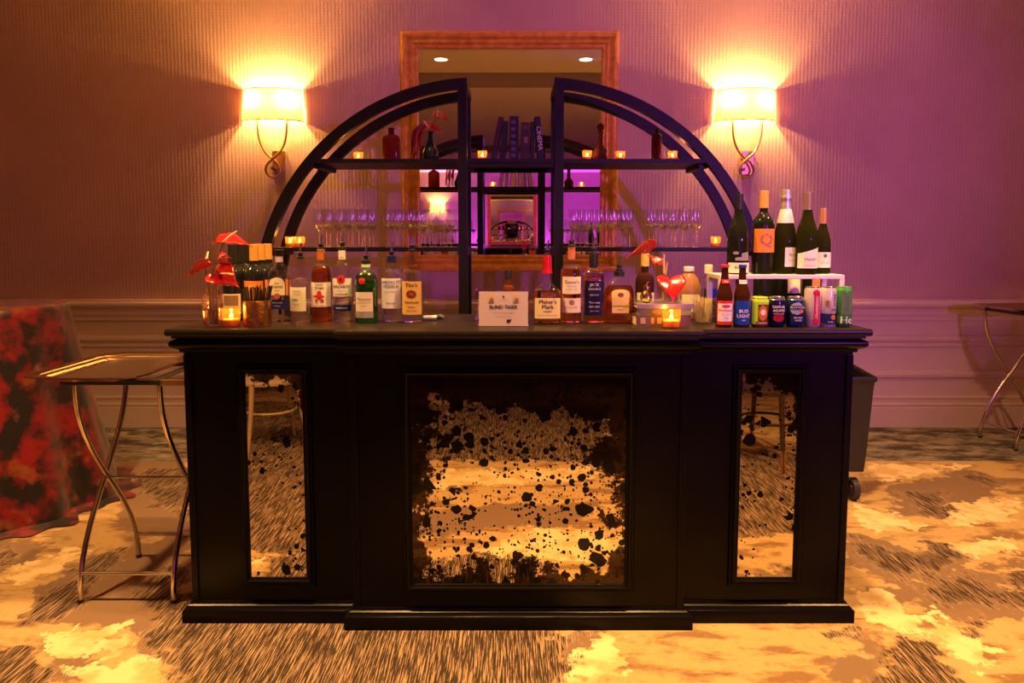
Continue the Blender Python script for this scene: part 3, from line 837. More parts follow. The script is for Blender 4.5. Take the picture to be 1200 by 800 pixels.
bottle('vodka_bottle', 'clear vodka bottle with tan label and round copper seal', 'bottle', at(484, YB - .02),
       B(.160, .0420, .202, .0135, .266), M_GLASS,
       [(.034, .158, .036, mat('tan_paper', (.72, .43, .13), .6), 'rect', [("Tito's", .020, .144, M_INK, 0, 1), ('Handmade', .012, .080, M_INK, 0, 1), ('VODKA', .008, .062, M_INK, 0, 1), ('AUSTIN TEXAS', .006, .048, M_INK, 0, 1)]),
        (.094, .126, .019, mat('maroon_ink', (.22, .03, .012), .5), 'oval', [('TX', .012, .110, mat('tan_ink', (.65, .35, .12), .6), 0, 1)])],
       L_CLEAR, .145, None, .272)
bottle('bourbon_bottle', 'squat square whiskey bottle with cream label and red wax neck', 'bottle', at(641, YB - .04),
       [(.047, 0), (.0505, .005), (.0505, .112), (.048, .124), (.040, .134), (.026, .142), (.019, .150), (.0175, .170), (.0155, .215), (.0145, .245), (.0155, .246), (.0155, .252)], M_GLASS,
       [(.022, .098, .047, mat('yellow_paper', (.86, .68, .32), .6), 'rect', [("Maker's", .021, .084, M_INK, 0, 1), ('Mark', .021, .065, M_INK, 0, 1), ('WHISKY', .009, .048, M_INK, 0, 1), ('KENTUCKY STRAIGHT BOURBON', .0052, .034, M_GREY, 0, 1)])],
       L_AMBER, .125, [(.0172, .0158, .196, .254, M_REDWAX), (.0195, .0170, .188, .204, M_REDWAX)], .256, sq=4.5, sy=.9)
bottle('scotch_bottle', 'tall amber whisky bottle with two cream labels', 'bottle', at(669, YB - .03),
       B(.182, .0400, .222, .0140, .284), M_GLASS,
       [(.112, .176, .034, M_CREAM, 'rect', [("Dewar's", .016, .156, mat('brown_ink', (.25, .08, .03), .5), 0, 1), ('WHITE LABEL', .006, .140, M_GREY, 0, 1), ('BLENDED SCOTCH', .005, .128, M_GREY, 0, 1)]),
        (.042, .096, .036, mat('pink_cream_paper', (.80, .64, .52), .6), 'rect', [('SCOTCH WHISKY', .006, .062, mat('brown_ink'), 0, 1)]), (.072, .090, .010, M_GOLD, 'oval', []),
        (.240, .285, .0135, mat('rust_foil', (.58, .20, .07), .4), 'rect', [])],
       L_AMBER, .20, (.0155, .0155, .284, .292, M_BLACKPL), .290)
bottle('whiskey_bottle', 'square whiskey bottle with black label and black neck', 'bottle', at(695, YB - .03),
       [(.036, 0), (.0385, .004), (.0385, .176), (.036, .186), (.024, .202), (.0165, .212), (.0150, .226), (.0145, .255), (.0155, .256), (.0155, .260)], M_GLASS,
       [(.032, .160, .0365, mat('blue_black_ink', (.008, .006, .035), .3), 'rect', [("JACK", .015, .146, M_PAPER, 0, 1), ("DANIEL'S", .011, .130, M_PAPER, 0, 1), ('Old No.7', .0085, .108, M_PAPER, 0, 1), ('Tennessee', .0095, .080, M_PAPER, 0, 1), ('WHISKEY', .0095, .064, M_PAPER, 0, 1), ('SOUR MASH', .006, .048, M_PAPER, 0, 1)])],
       L_AMBER, .185, [(.0172, .0165, .208, .262, M_INK)], .262, sq=5, sy=1)
bottle('whisky_bottle', 'wide round shouldered whisky bottle with gold label', 'bottle', at(725, YB - .03),
       [(.054, 0), (.058, .005), (.0600, .04), (.0600, .095), (.056, .122), (.045, .145), (.028, .160), (.018, .168), (.016, .186), (.018, .187), (.018, .192)], M_GLASS,
       [(.040, .100, .032, mat('mustard_paper', (.72, .50, .16), .55), 'rect', [('CROWN ROYAL', .009, .066, mat('brown_ink'), 0, 1), ('WHISKY', .007, .052, mat('brown_ink'), 0, 1)], .002), (.098, .128, .034, mat('mustard_paper'), 'arch', [], .002),
        (.100, .116, .012, mat('maroon_ink'), 'oval', [], .002)],
       L_RUM, .14, [(.0195, .0195, .176, .196, M_BLACKPL)], .200, sq=2.6, sy=.55)
bottle('liqueur_bottle', 'dark bottle with long gold capsule behind the stacked books', 'bottle', at(755, 2.93),
       B(.135, .038, .180, .0145, .262), mat('dark_brown_glass', (.05, .018, .012), .06, trans=.3, ior=1.15), [(.04, .10, .034, M_CREAM, 'rect', [])], None, None,
       [(.0165, .0160, .205, .272, mat('mustard_foil', (.80, .48, .08), .4)), (.0145, .0145, .180, .206, M_GLASS)])
bottle('gin_bottle', 'clear bottle with blue label and white cap behind the glass of picks', 'bottle', at(829, 2.90),
       B(.125, .040, .165, .0135, .192), M_GLASS, [(.082, .118, .030, mat('teal_blue_ink', (.03, .16, .42), .5), 'rect', [], .008), (.02, .075, .030, M_CREAM, 'rect', [], .004)],
       L_CLEAR, .12, (.0165, .0160, .178, .212, M_PAPER))
bottle('bitters_bottle', 'small brown bottle standing behind the sign', 'bottle', at(596, 2.93), B(.10, .026, .13, .0125, .178), M_AMBERG, [], None, None, (.0145, .0140, .158, .190, M_BLACKPL))
# amber jug with white screw cap
jg = bottle('mixer_jug', 'brown plastic jug with wide shoulders and white screw cap', 'jug', at(806, 2.86),
       [(.046, 0), (.050, .005), (.050, .105), (.050, .112), (.046, .135), (.036, .160), (.022, .178), (.018, .182), (.018, .196)], mat('brown_jug_plastic', (.42, .20, .10), .22, trans=.25, ior=1.2),
       [(.03, .10, .034, M_CREAM, 'rect', [])], None, None, (.0205, .0205, .188, .206, M_WHITE))

# wine bottle kinds
def bordeaux(r=.038, h=.30): return [(r - .004, 0), (r, .004), (r, h * .60), (r * .96, h * .64), (r * .74, h * .69), (r * .50, h * .725), (.0150, h * .755), (.0140, h * .95), (.0152, h * .955), (.0152, h)]
def burgundy(r=.039, h=.30): return [(r - .004, 0), (r, .004), (r, h * .40), (r * .985, h * .46), (r * .90, h * .54), (r * .74, h * .62), (r * .56, h * .69), (.0165, h * .77), (.0142, h * .95), (.0152, h * .955), (.0152, h)]
# six bottles two by three behind the copper cup
for row, Y in enumerate((2.80, 2.882, 2.964)):
    bottle('wine_bottle', 'dark wine bottle with plain black capsule behind the flowers, ' + ('bar front end of row', 'middle of row', 'bartender end of row')[row], 'bottle', (-1.078, Y, TOP), bordeaux(.038, .292), M_DARKG,
           [(.03, .105, .034, M_CREAM, 'rect', []), (.060, .100, .028, mat('sepia_ink', (.22, .13, .08), .6), 'rect', [])], None, None, (.0165, .0155, .222, .294, M_BLACKPL), group='black capsule wine bottles behind the copper cup')
for row, Y in enumerate((2.80, 2.882, 2.964)):
    bottle('wine_bottle', 'orange labelled wine bottle with gold capsule, ' + ('directly behind the copper cup', 'in the middle of its row of three', 'at the bartender side end of its row')[row], 'bottle', (-.995, Y, TOP), bordeaux(.038, .292), M_DARKG,
           [(.085, .155, .0365, M_ORANGE, 'rect', [('Q', .05, .12, mat('gold_ink', (.8, .42, .10), .5), 0, 1)])], None, None, (.0172, .0160, .232, .295, mat('ochre_capsule', (.72, .36, .07), .45)), group='gold capsule wine bottles behind the copper cup')

# ------------------------------------------------------------------ riser with wines
RZ = 1.271
t = thing('bottle_riser', 'white acrylic riser standing behind the beer cans', 'riser', (0, 0, 0))
M_RISER = mat('white_acrylic', (.80, .72, .74), .25)
x0, x1 = X_at(843, 2.68, 1.27), X_at(990, 2.68, 1.27)
box('riser_top', ((x0 + x1) / 2, 2.765, RZ - .008), (x1 - x0, .17, .016), M_RISER, t, bevel=.002)
for xx in (x0 + .009, x1 - .009):
    for yy in (2.689, 2.841): box('riser_leg', (xx, yy, (TOP + RZ - .016) / 2), (.018, .018, RZ - .016 - TOP), M_RISER, t)
YR = 2.74
bottle('wine_bottle', 'dark wine bottle with silver wave drawing above a cream label, on the riser', 'bottle', at(864, YR, RZ), burgundy(.040, .298), M_DARKG,
       [(.006, .044, .0385, M_CREAM, 'rect', [('Bonanza', .0125, .026, M_INK, 0, 1)]), (.052, .066, .026, M_GREY, 'wave', [], .006), (.066, .082, .014, M_GREY, 'wave', [], .016), (.074, .086, .010, M_GREY, 'oval', [], -.018)], None, None, (.0158, .0155, .232, .300, M_BLACKPL))
bottle('wine_bottle', 'dark wine bottle with large orange label and gold capsule on the riser', 'bottle', at(893, YR + .01, RZ), bordeaux(.040, .310), M_DARKG,
       [(.082, .170, .0385, M_ORANGE, 'rect', [('Q', .062, .128, mat('plum_ink', (.45, .10, .12), .5), 0, 1)])], None, None, (.0172, .0162, .248, .312, mat('ochre_capsule')))
bottle('champagne_bottle', 'green sparkling wine bottle with silver foil neck on the riser', 'bottle', at(918.5, YR + .038, RZ), [(.038, 0), (.043, .005), (.043, .115), (.042, .135), (.037, .165), (.028, .200), (.019, .240), (.0160, .265), (.0165, .290)], M_OLIVEG,
       [(.028, .100, .027, M_PAPER, 'rect', [('Brut', .014, .074, M_GREY, 0, 1), ('SPARKLING', .006, .052, M_GREY, 0, 1)], .014)], None, None,
       [(.0320, .0205, .192, .246, M_PAPER), (.0205, .0178, .246, .288, M_SILVER), (.0195, .0185, .288, .318, M_SILVER), (.022, .022, .284, .294, M_SILVER)])
bottle('wine_bottle', 'olive wine bottle with slanted white label on the riser', 'bottle', at(944, YR - .018, RZ), burgundy(.0395, .302), M_OLIVEG,
       [(.024, .090, .0375, M_PAPER, 'wave', [('Matua', .017, .058, M_GREY, .12, 1), ('SAUVIGNON BLANC', .005, .034, M_GREY, 0, 1)])], None, None, (.0165, .0155, .240, .304, mat('bronze_capsule', (.30, .20, .16), .4, metal=.4)))
bottle('wine_bottle', 'small half size wine bottle with copper capsule on the riser end', 'bottle', at(962.5, YR + .035, RZ), [(r * .76, z * .80) for r, z in burgundy(.040, .306)], M_OLIVEG,
       [(.024, .082, .0285, M_PAPER, 'rect', [('CHARDONNAY', .006, .042, M_GREY, 0, 1)]), (.062, .076, .007, mat('brown_ink'), 'oval', [])], None, None, (.0132, .0128, .190, .247, mat('copper_capsule', (.55, .25, .10), .4, metal=.3)))
YK = 2.93
bottle('wine_bottle', 'dark wine bottle on the bar behind the riser, next to the beer bottles', 'bottle', at(893, YK), bordeaux(.038, .29), M_DARKG, [], None, None, (.0162, .0155, .22, .292, M_BLACKPL))
bottle('wine_bottle', 'dark wine bottle on the bar behind the riser, beside the pale labelled one', 'bottle', at(913, 2.99), burgundy(.039, .29), M_DARKG, [], None, None, (.0162, .0155, .22, .292, M_BLACKPL))
bottle('wine_bottle', 'wine bottle with pale label on the bar behind the riser', 'bottle', at(926, 2.905), burgundy(.039, .29), M_OLIVEG, [(.10, .172, .025, M_CREAM, 'rect', [])], None, None, (.0162, .0155, .22, .292, M_BLACKPL))
bottle('wine_bottle', 'wine bottle with orange label on the bar behind the riser', 'bottle', at(950, 2.99), bordeaux(.038, .29), M_DARKG, [(.085, .165, .025, M_ORANGE, 'rect', [], .012)], None, None, (.0162, .0155, .22, .292, M_BLACKPL))

# ------------------------------------------------------------------ beers and cans
YC = 2.60
def longneck(r=.0285): return [(r - .003, 0), (r, .003), (r, .112), (r * .97, .120), (r * .75, .142), (r * .52, .165), (.0128, .182), (.0118, .212), (.0138, .214), (.0138, .222)]
bottle('beer_bottle', 'brown beer bottle with red and white label', 'bottle', at(848, YC), longneck(), M_BEERG,
       [(.010, .096, .0275, M_RED, 'rect', []), (.022, .086, .0262, M_PAPER, 'rect', [('Budweiser', .0115, .062, M_RED, 0, 1), ('KING OF BEERS', .0048, .046, M_RED, 0, 1), ('LAGER', .006, .034, M_GREY, 0, 1)]), (.072, .082, .016, M_RED, 'oval', []),
        (.158, .172, .0138, M_RED, 'rect', [('Bud', .009, .165, M_PAPER, 0, 1)])], None, None, (.0142, .0142, .214, .224, M_RED))
bottle('beer_bottle', 'brown beer bottle with bright blue label', 'bottle', at(868.5, YC), longneck(), M_BEERG,
       [(.010, .096, .0275, mat('bright_blue_ink', (.012, .06, .42), .2), 'rect', [('BUD', .0165, .058, M_PAPER, 0, 1), ('LIGHT', .0165, .041, M_PAPER, 0, 1), ('BEER', .006, .026, M_PAPER, 0, 1)]),
        (.156, .170, .0138, M_PAPER, 'rect', [('BUD LIGHT', .005, .163, M_BLUE, 0, 1)])], None, None, (.0142, .0142, .214, .224, M_BLUE))
def can(label, u, h, r, body, labels, top=M_ALU, lip=None):
    prof = [(r * .78, 0), (r * .84, .004), (r, .012), (r, h - .014), (r * .95, h - .009), (r * .84, h - .002)]
    t = bottle('beer_can', label, 'can', at(u, YC), prof, body, labels, None, None, None)
    MB().lathe([(0, h - .007), (r * .76, h - .007), (r * .80, h - .001), (r * .84, h + .001), (r * .87, h - .001), (r * .86, h - .004), (r * .95, h - .0085)], 24, open_=True).build('lid', lip or top, t, smooth=True)
    MB().box((0, .004, h - .0055), (.012, .022, .0015)).build('pull_tab', M_ALU, t)
    return t
M_CANNAVY = mat('navy_can', (.008, .012, .06), .18, metal=.3)
M_CANORG = mat('amber_can', (.22, .10, .02), .2, metal=.3)
M_CANWHITE = mat('white_can', (.68, .60, .58), .2, metal=.2)
can('short brown beer can with lime green band and orange figure', 889.5, .108, .0315, M_CANORG,
    [(.083, .098, .0305, M_LIME, 'rect', []), (.012, .083, .008, M_LIME, 'rect', [], -.023), (.024, .078, .016, mat('tangerine_ink', (.60, .18, .03), .2), 'oval', [], .002), (.044, .066, .009, M_PAPER, 'oval', [], .002), (.012, .022, .022, mat('amber_dark', (.25, .10, .02), .4), 'rect', [('MANGO', .007, .017, M_PAPER, 0, 1)])], lip=M_LIME)
can('short navy beer can with white serif name and red shield', 909, .108, .0315, M_CANNAVY,
    [(.020, .050, .019, mat('crimson_ink', (.30, .015, .04), .2), 'oval', []), (.052, .082, .029, M_CANNAVY, 'rect', [('SAMUEL', .0125, .074, M_PAPER, 0, 1), ('ADAMS', .0125, .061, M_PAPER, 0, 1), ('BOSTON LAGER', .0050, .050, M_PAPER, 0, 1)])])
can('short blue beer can with a pale moon disc', 931, .108, .0315, mat('midnight_blue_can', (.015, .035, .14), .18, metal=.3),
    [(.046, .090, .022, mat('pale_blue_ink', (.34, .38, .48), .2), 'oval', [], -.004), (.052, .066, .008, mat('tangerine_ink'), 'oval', [], .012), (.066, .078, .027, mat('midnight_ink', (.012, .022, .11), .2), 'rect', [('BLUE MOON', .009, .072, M_PAPER, 0, 1)]),
     (.018, .042, .026, mat('midnight_ink'), 'rect', [('BELGIAN', .0075, .036, M_PAPER, 0, 1), ('WHITE', .0075, .026, M_PAPER, 0, 1)])])
can('tall white can with vertical red band', 951, .144, .0285, M_CANWHITE, [(.014, .126, .0115, mat('cherry_ink', (.55, .02, .06), .2), 'rect', [('STRAWBERRY', .0135, .072, M_PAPER, PI / 2, 1)], .006), (.112, .136, .013, mat('cherry_ink'), 'oval', [], .003), (.010, .034, .013, mat('cherry_ink'), 'oval', [], .003)])
can('tall white can with navy base and vertical blue name', 969, .144, .0285, M_CANWHITE, [(.010, .050, .0275, M_NAVY, 'rect', [('EXTRA', .006, .020, M_PAPER, 0, 1)]), (.028, .046, .009, mat('tangerine_ink'), 'oval', [], .010), (.066, .130, .010, M_CANWHITE, 'rect', [('Corona', .0185, .090, M_NAVY, PI / 2, 1.05)], .012), (.078, .098, .007, M_GOLD, 'oval', [], -.012)])
can('tall green can with white lettering at the base', 987.5, .144, .0285, M_GREENCAN, [(.046, .126, .019, mat('grey_green_ink', (.12, .19, .12), .2), 'rect', [('Heineken', .0125, .086, M_GREENCAN, PI / 2, 1)]), (.008, .044, .0275, M_GREENCAN, 'rect', [('He', .036, .026, M_PAPER, 0, 1)])], lip=mat('green_lid', (.10, .45, .08), .3, metal=.4))

# ------------------------------------------------------------------ flowers
M_SPATHE = mat('anthurium_red', (.50, .010, .016), .18, spec=.6, coat=.3)
M_SPADIX = mat('spadix_cream', (.88, .66, .36), .5)
M_STEM = mat('flower_stem', (.16, .10, .03), .5)
def catmull(pts, k=5):
    P = [Vector(p) for p in pts]; out = []
    for i in range(len(P) - 1):
        p0, p1, p2, p3 = P[max(i - 1, 0)], P[i], P[i + 1], P[min(i + 2, len(P) - 1)]
        for q in range(k):
            s_ = q / k
            out.append(.5 * ((2 * p1) + (p2 - p0) * s_ + (2 * p0 - 5 * p1 + 4 * p2 - p3) * s_ ** 2 + (3 * p1 - p0 - 3 * p2 + p3) * s_ ** 3))
    return out + [P[-1]]
def anthurium(label, foot, head, size, yaw, tilt, roll=0.0, spadix=(.0, .2, 1.0), slen=.045, group='red anthurium flowers', mid=None, fold=.25):
    """heart shaped spathe whose tip points along yaw (0 = +X), tilted, with a spadix at its base"""
    t = thing('anthurium', label, 'flower', foot, group=group)
    h = Vector(head) - Vector(foot)
    R = Matrix.Rotation(yaw, 3, 'Z') @ Matrix.Rotation(tilt, 3, 'Y') @ Matrix.Rotation(roll, 3, 'X')
    mb = MB(); vs = []; fs = []; n = 28; rings = 5
    outl = []
    for k in range(n):
        a = 2 * PI * (k + .5) / n
        # heart: notch at the back (stem), point at the front
        x = -(13 * math.cos(a) - 5 * math.cos(2 * a) - 2 * math.cos(3 * a) - math.cos(4 * a)) / 17 + .20
        y = 16 * math.sin(a) ** 3 / 19
        outl.append((x if x > -.2 else -.2 + (x + .2) * .72, y))
    vs.append(R @ Vector((0, 0, 0)) + h)
    for r in range(1, rings + 1):
        q = r / rings
        for x, y in outl:
            z = fold * (abs(y) * q) ** 1.5 - .22 * max(0, x * q) ** 2 + .03 * math.sin(9 * x + 7 * y) * q
            vs.append(R @ (Vector((x * q, y * q, z)) * size) + h)
    for k in range(n): fs.append((0, 1 + k, 1 + (k + 1) % n))
    for r in range(1, rings):
        for k in range(n):
            a = 1 + (r - 1) * n + k; b = 1 + (r - 1) * n + (k + 1) % n
            fs.append((a, a + n, b + n, b))
    o = mb.add(vs, fs).build('spathe', M_SPATHE, t, smooth=True)
    sol = o.modifiers.new('thickness', 'SOLIDIFY'); sol.thickness = .0016
    d = R @ Vector(spadix).normalized()
    MB().tube([h + d * slen * q + Vector((0, 0, .002 * math.sin(q * 3))) for q in (0, .2, .45, .7, .9, 1.0)], [.0032, .0040, .0040, .0036, .0028, .0012], 8).build('spadix', M_SPADIX, t, smooth=True)
    m = mid or (h.x * .35, h.y * .3, h.z * .55)
    MB().tube(catmull([(0, 0, 0), m, h], 5), .0022, 6).build('stem', M_STEM, t, smooth=True)
    return t
def V(u, v, Y):
    """point at distance Y on the sight line through (u, v)"""
    c, s_ = math.cos(PITCH), math.sin(PITCH); k = (v - 350) / FPX
    hh = Y * (k * c + s_) / (c - k * s_)
    z = CAM_H - hh
    return (X_at(u, Y, z), Y, z)
vx = X_at(250, 2.60)
t = thing('bud_vase', 'clear glass bud vase holding red flowers at the bar end', 'vase', (vx, 2.60, TOP))
MB().lathe([(.028, 0), (.033, .004), (.034, .07), (.033, .105), (.024, .122), (.019, .130), (.021, .142), (.0195, .142), (.0175, .130), (.022, .121), (.0315, .104), (.0320, .07), (.031, .007), (0, .006)], 24, open_=True, sq=3).build('glass', thin_glass('pink_glass', (.98, .93, .90)), t, smooth=True)
MB().lathe([(0, .0065), (.0305, .0070), (.0315, .06), (0, .06)], 24, open_=True, sq=3).build('water', L_CLEAR, t, smooth=True)
ft = (vx + .004, 2.60, TOP + .01)
anthurium('large red anthurium with cream spadix rising highest over the clear vase', ft, V(262, 283, 2.58), .082, .10, -.08, .25, (.85, 0, .55), .062, mid=(-.006, 0, .16))
anthurium('red anthurium with upright spadix leaning away from the wine bottles', (vx - .006, 2.598, TOP + .01), V(240, 313, 2.58), .060, PI + .5, .22, .45, (-.5, .0, 1.0), .062, mid=(-.004, 0, .12))
anthurium('red anthurium hanging low over the copper cup', (vx + .010, 2.603, TOP + .01), V(257, 321, 2.57), .068, -.15, .42, .75, (.9, 0, .55), .075, mid=(.006, 0, .13))
anthurium('small dark red anthurium behind the flowers of the clear vase', (vx + .0, 2.607, TOP + .01), V(259, 301, 2.64), .030, .1, -.1, .5, (.8, 0, .3), .02, mid=(.004, 0, .13))

# ------------------------------------------------------------------ copper cup with straws
cx = X_at(302, 2.62)
m, g = new_mat('hammered_copper')
co = g.coord(); vv = g.node('ShaderNodeTexVoronoi'); vv.inputs['Scale'].default_value = 120; g.link(co, vv.inputs['Vector'])
g.b.inputs['Base Color'].default_value = (.78, .42, .20, 1); g.b.inputs['Metallic'].default_value = 1; g.b.inputs['Roughness'].default_value = .22
g.bump(vv.outputs['Distance'], .18, .004)
MB().lathe([(.046, 0), (.049, .002), (.0505, .09), (.0515, .094), (.050, .095), (.0485, .092), (.047, .004), (0, .004)], 32, open_=True).build('copper_cup', MATS['hammered_copper'], None, smooth=True, loc=(cx, 2.62, TOP))
tag(bpy.data.objects['copper_cup'], 'hammered copper cup filled with black straws', 'cup')
st = None
for i in range(40):
    a = i * 2.39996; q = math.sqrt((i + .5) / 40); r0 = .030 * q; r1 = .062 * q + .012 * q * random.random()
    b = Vector((r0 * math.cos(a), r0 * math.sin(a), .006)); e = Vector((r1 * math.cos(a), r1 * math.sin(a), .125 + .022 * random.random()))
    k = (.094 - .006) / (e.z - .006); lim = b.lerp(e, k)
    rr = math.hypot(lim.x, lim.y)
    if rr > .0435: e = b + Vector(((.0435 * math.cos(a) - b.x) / k, (.0435 * math.sin(a) - b.y) / k, e.z - b.z))
    o = MB().tube([b, e], .0023, 6).build('cocktail_straw', M_INK if i % 4 else mat('straw_sheen', (.10, .06, .04), .2), None, smooth=True, loc=(cx, 2.62, TOP))
    tag(o, 'thin black cocktail straw standing in the copper cup', 'straw', 'black straws in the copper cup')

# ------------------------------------------------------------------ sign, holder, small tool
sx_ = X_at(590, 2.60)
t = thing('menu_sign', 'white drink menu card in a clear acrylic stand', 'sign', (sx_, 2.60, TOP))
lean = .10
Rl = Matrix.Rotation(-lean, 3, 'X')
def sp(x, z, off=0.0):
    p = Rl @ Vector((x, -off, z)); return (p.x, p.y, p.z + .001)
W2, H2 = .0885, .126
def slab(x0, x1, z0, z1, y0, y1):
    vs = [Rl @ Vector((x, y, z)) + Vector((0, 0, .001)) for z in (z0, z1) for x, y in ((x0, y0), (x1, y0), (x1, y1), (x0, y1))]
    return MB().add(vs, [(3, 2, 1, 0), (4, 5, 6, 7), (0, 1, 5, 4), (1, 2, 6, 5), (2, 3, 7, 6), (3, 0, 4, 7)])
slab(-W2 - .003, W2 + .003, 0, H2 + .004, .002, .0045).build('acrylic_back', M_ACRYL, t)
MB().box((0, .035, .0015), (2 * W2 + .006, .07, .003)).build('acrylic_foot', M_ACRYL, t)
card = slab(-W2, W2, .001, H2, .0, .0012).build('card', mat('sign_card', (.50, .38, .38), .6), t)
f = lambda x, z: sp(x, z, .0012)
text_on('BLIND TIGER', .0175, lambda x, z: f(x, z + .070), M_INK, card, 1.0, bold=.0004)
text_on('Modern cocktail & Spirits', .0078, lambda x, z: f(x, z + .052), M_GREY, card)
text_on('Curated by Design', .0078, lambda x, z: f(x, z + .038), M_GREY, card)
MB().add([f(a, b) for a, b in ((-.020, .0965), (.020, .0965), (.020, .0975), (-.020, .0975))], [(0, 1, 2, 3)]).build('rule', M_GREY, card, fix=False)
for xx, mm in ((-.045, 'cocktail_print'), (.045, 'cocktail_print')):
    v = [f(xx + a, b) for a, b in ((-.010, .086), (.010, .086), (.010, .114), (-.010, .114))]
    MB().add(v, [(0, 1, 2, 3)]).build('print', mat('cocktail_print', (.55, .36, .16), .6), card, fix=False)
    v = [sp(xx + a, b, .0016) for a, b in ((-.008, .088), (.010, .088), (.008, .100), (-.002, .104))]
    MB().add(v, [(0, 1, 2, 3)]).build('print', mat('cocktail_print_dark', (.20, .11, .05), .6), card, fix=False)
v = [f(a, b) for a, b in ((-.003, .103), (.003, .103), (.003, .106), (.001, .112), (-.002, .112), (-.003, .107))]
MB().add(v, [tuple(range(6))]).build('emblem', M_INK, card, fix=False)
v = [f(a, b) for a, b in ((.010, .018), (.017, .013), (.024, .017), (.030, .024), (.024, .026), (.019, .024), (.014, .026), (.012, .022))]
MB().add(v, [tuple(range(8))]).build('emblem', M_INK, card, fix=False)
t = thing('acrylic_caddy', 'clear acrylic napkin caddy behind the menu sign', 'caddy', (X_at(588, 2.83), 2.83, TOP))
for c, d in (((0, 0, .003), (.20, .13, .006)), ((0, -.063, .060), (.20, .005, .115)), ((0, .063, .060), (.20, .005, .115)), ((-.098, 0, .060), (.005, .120, .115)), ((.098, 0, .060), (.005, .120, .115))):
    box('acrylic_panel', c, d, M_ACRYL, t)
o = MB().box((X_at(588, 2.83) - .04, 2.83, TOP + .030), (.10, .10, .046)).build('napkin_stack', mat('napkin_paper', (.85, .75, .55), .8), None, bevel=.004)
tag(o, 'stack of cream paper napkins inside the clear caddy', 'napkins')
t = thing('bar_knife', 'small white handled bar tool with dark end lying beside the tan labelled bottle', 'tool', (X_at(508, 2.80), 2.80, TOP))
MB().tube([(-.045, 0, .010), (.018, -.006, .012)], [.0085, .0095], 10).build('handle', M_WHITE, t, smooth=True)
MB().tube([(.018, -.006, .012), (.030, -.012, .016), (.040, -.014, .010)], [.0105, .011, .008], 10).build('grip', mat('slate_rubber', (.05, .06, .07), .5), t, smooth=True)

# ------------------------------------------------------------------ stacked books on the bar with their flowers
def flat_book(name, label, x0, x1, y0, y1, z0, z1, cover, pages, spine_txt=None, tm=None, rz=0.0):
    c = ((x0 + x1) / 2, (y0 + y1) / 2, z0); w_, d_, h_ = x1 - x0, y1 - y0, z1 - z0
    t = thing(name, label, 'book', c, rz)
    th = .0028
    MB().box((0, 0, h_ / 2), (w_ - .008, d_ - .008, h_ - 2 * th)).build('pages', pages, t)
    cv = MB().box((0, 0, th / 2), (w_, d_, th)).box((0, 0, h_ - th / 2), (w_, d_, th)).box((0, -d_ / 2 + th / 2, h_ / 2), (w_, th, h_ - 2 * th)).build('cover', cover, t)
    if spine_txt:
        for dx, bw in spine_txt:
            MB().box((dx, -d_ / 2 - .0003, h_ / 2), (bw, .0008, h_ * .55)).build('spine_block', tm, cv)
    return t
M_PAGES = mat('book_pages', (.80, .66, .40), .8)
bx0, bx1 = X_at(742, 2.62), X_at(808, 2.62)
b0, b1, b2, b3 = TOP, TOP + .040, TOP + .064, TOP + .080
flat_book('book', 'thick dark brown book with blocked spine at the bottom of the bar stack', bx0 + .006, bx1, 2.615, 2.80, b0, b1, mat('brown_cloth', (.12, .06, .035), .5), M_PAGES, [(-.075, .018), (-.040, .012), (-.015, .016), (.012, .016)], mat('spine_gilt', (.45, .30, .16), .5), rz=.04)
flat_book('book', 'green covered book in the middle of the bar stack', bx0 + .022, bx1 + .008, 2.62, 2.80, b1 + .0002, b2, mat('green_cloth', (.20, .28, .12), .35), M_PAGES, [(-.03, .03), (.02, .012)], mat('spine_gilt'), rz=-.03)
flat_book('book', 'thin silvery book on top of the bar stack', bx0 + .012, bx1 + .012, 2.615, 2.80, b2 + .0002, b3, mat('silver_cloth', (.45, .40, .44), .22, metal=.6), M_PAGES, None, None, rz=.015)
gx_, gy_ = X_at(757, 2.68), 2.68
t = thing('gold_pear', 'small shiny gold pear ornament on the stacked books', 'ornament', (gx_, gy_, b3))
MB().lathe([(0, 0), (.012, .001), (.021, .010), (.0235, .022), (.019, .036), (.012, .044), (.0105, .050), (.012, .057), (.0095, .064), (0, .067)], 20, open_=True).build('body', mat('gold_leaf', (.80, .58, .22), .18, metal=1), t, smooth=True)
MB().tube([(0, 0, .066), (.003, 0, .074), (.008, 0, .078)], [.002, .0017, .0012], 6).build('stalk', M_BRASS, t, smooth=True)
fx, fy = X_at(786, 2.72), 2.72
t = thing('cylinder_vase', 'clear cylinder vase of red anthuriums on the stacked books', 'vase', (fx, fy, b3))
MB().lathe([(.030, 0), (.032, .003), (.032, .085), (.0305, .085), (.0305, .006), (0, .005)], 24, open_=True).build('glass', M_GLASS, t, smooth=True)
MB().lathe([(0, .0055), (.0295, .0056), (.0295, .045), (0, .045)], 24, open_=True).build('water', L_CLEAR, t, smooth=True)
anthurium('big red anthurium reaching highest from the cylinder vase', (fx - .010, fy, b3 + .008), V(757, 293, 2.70), .076, PI + .25, .10, .45, (.3, .0, -.2), .01, mid=(-.02, 0, .12))
anthurium('folded red anthurium in the middle of the cylinder vase bunch', (fx - .002, fy + .006, b3 + .008), V(768, 308, 2.72), .042, PI * .5 + .6, -.9, .0, (.6, 0, .2), .018, mid=(-.01, 0, .10), fold=.6)
anthurium('red anthurium facing out with pointed tip over the silvery book', (fx + .008, fy - .004, b3 + .008), V(786, 330, 2.66), .066, -PI / 2 + .12, .85, .0, (-.4, .25, .9), .0, mid=(.004, 0, .06))
MB().tube([(0, 0, 0), (-.001, 0, .035), (.0, 0, .07)], [.0036, .004, .0015], 8).build('anthurium_bud', M_SPADIX, None, smooth=True, loc=V(778, 320, 2.69))
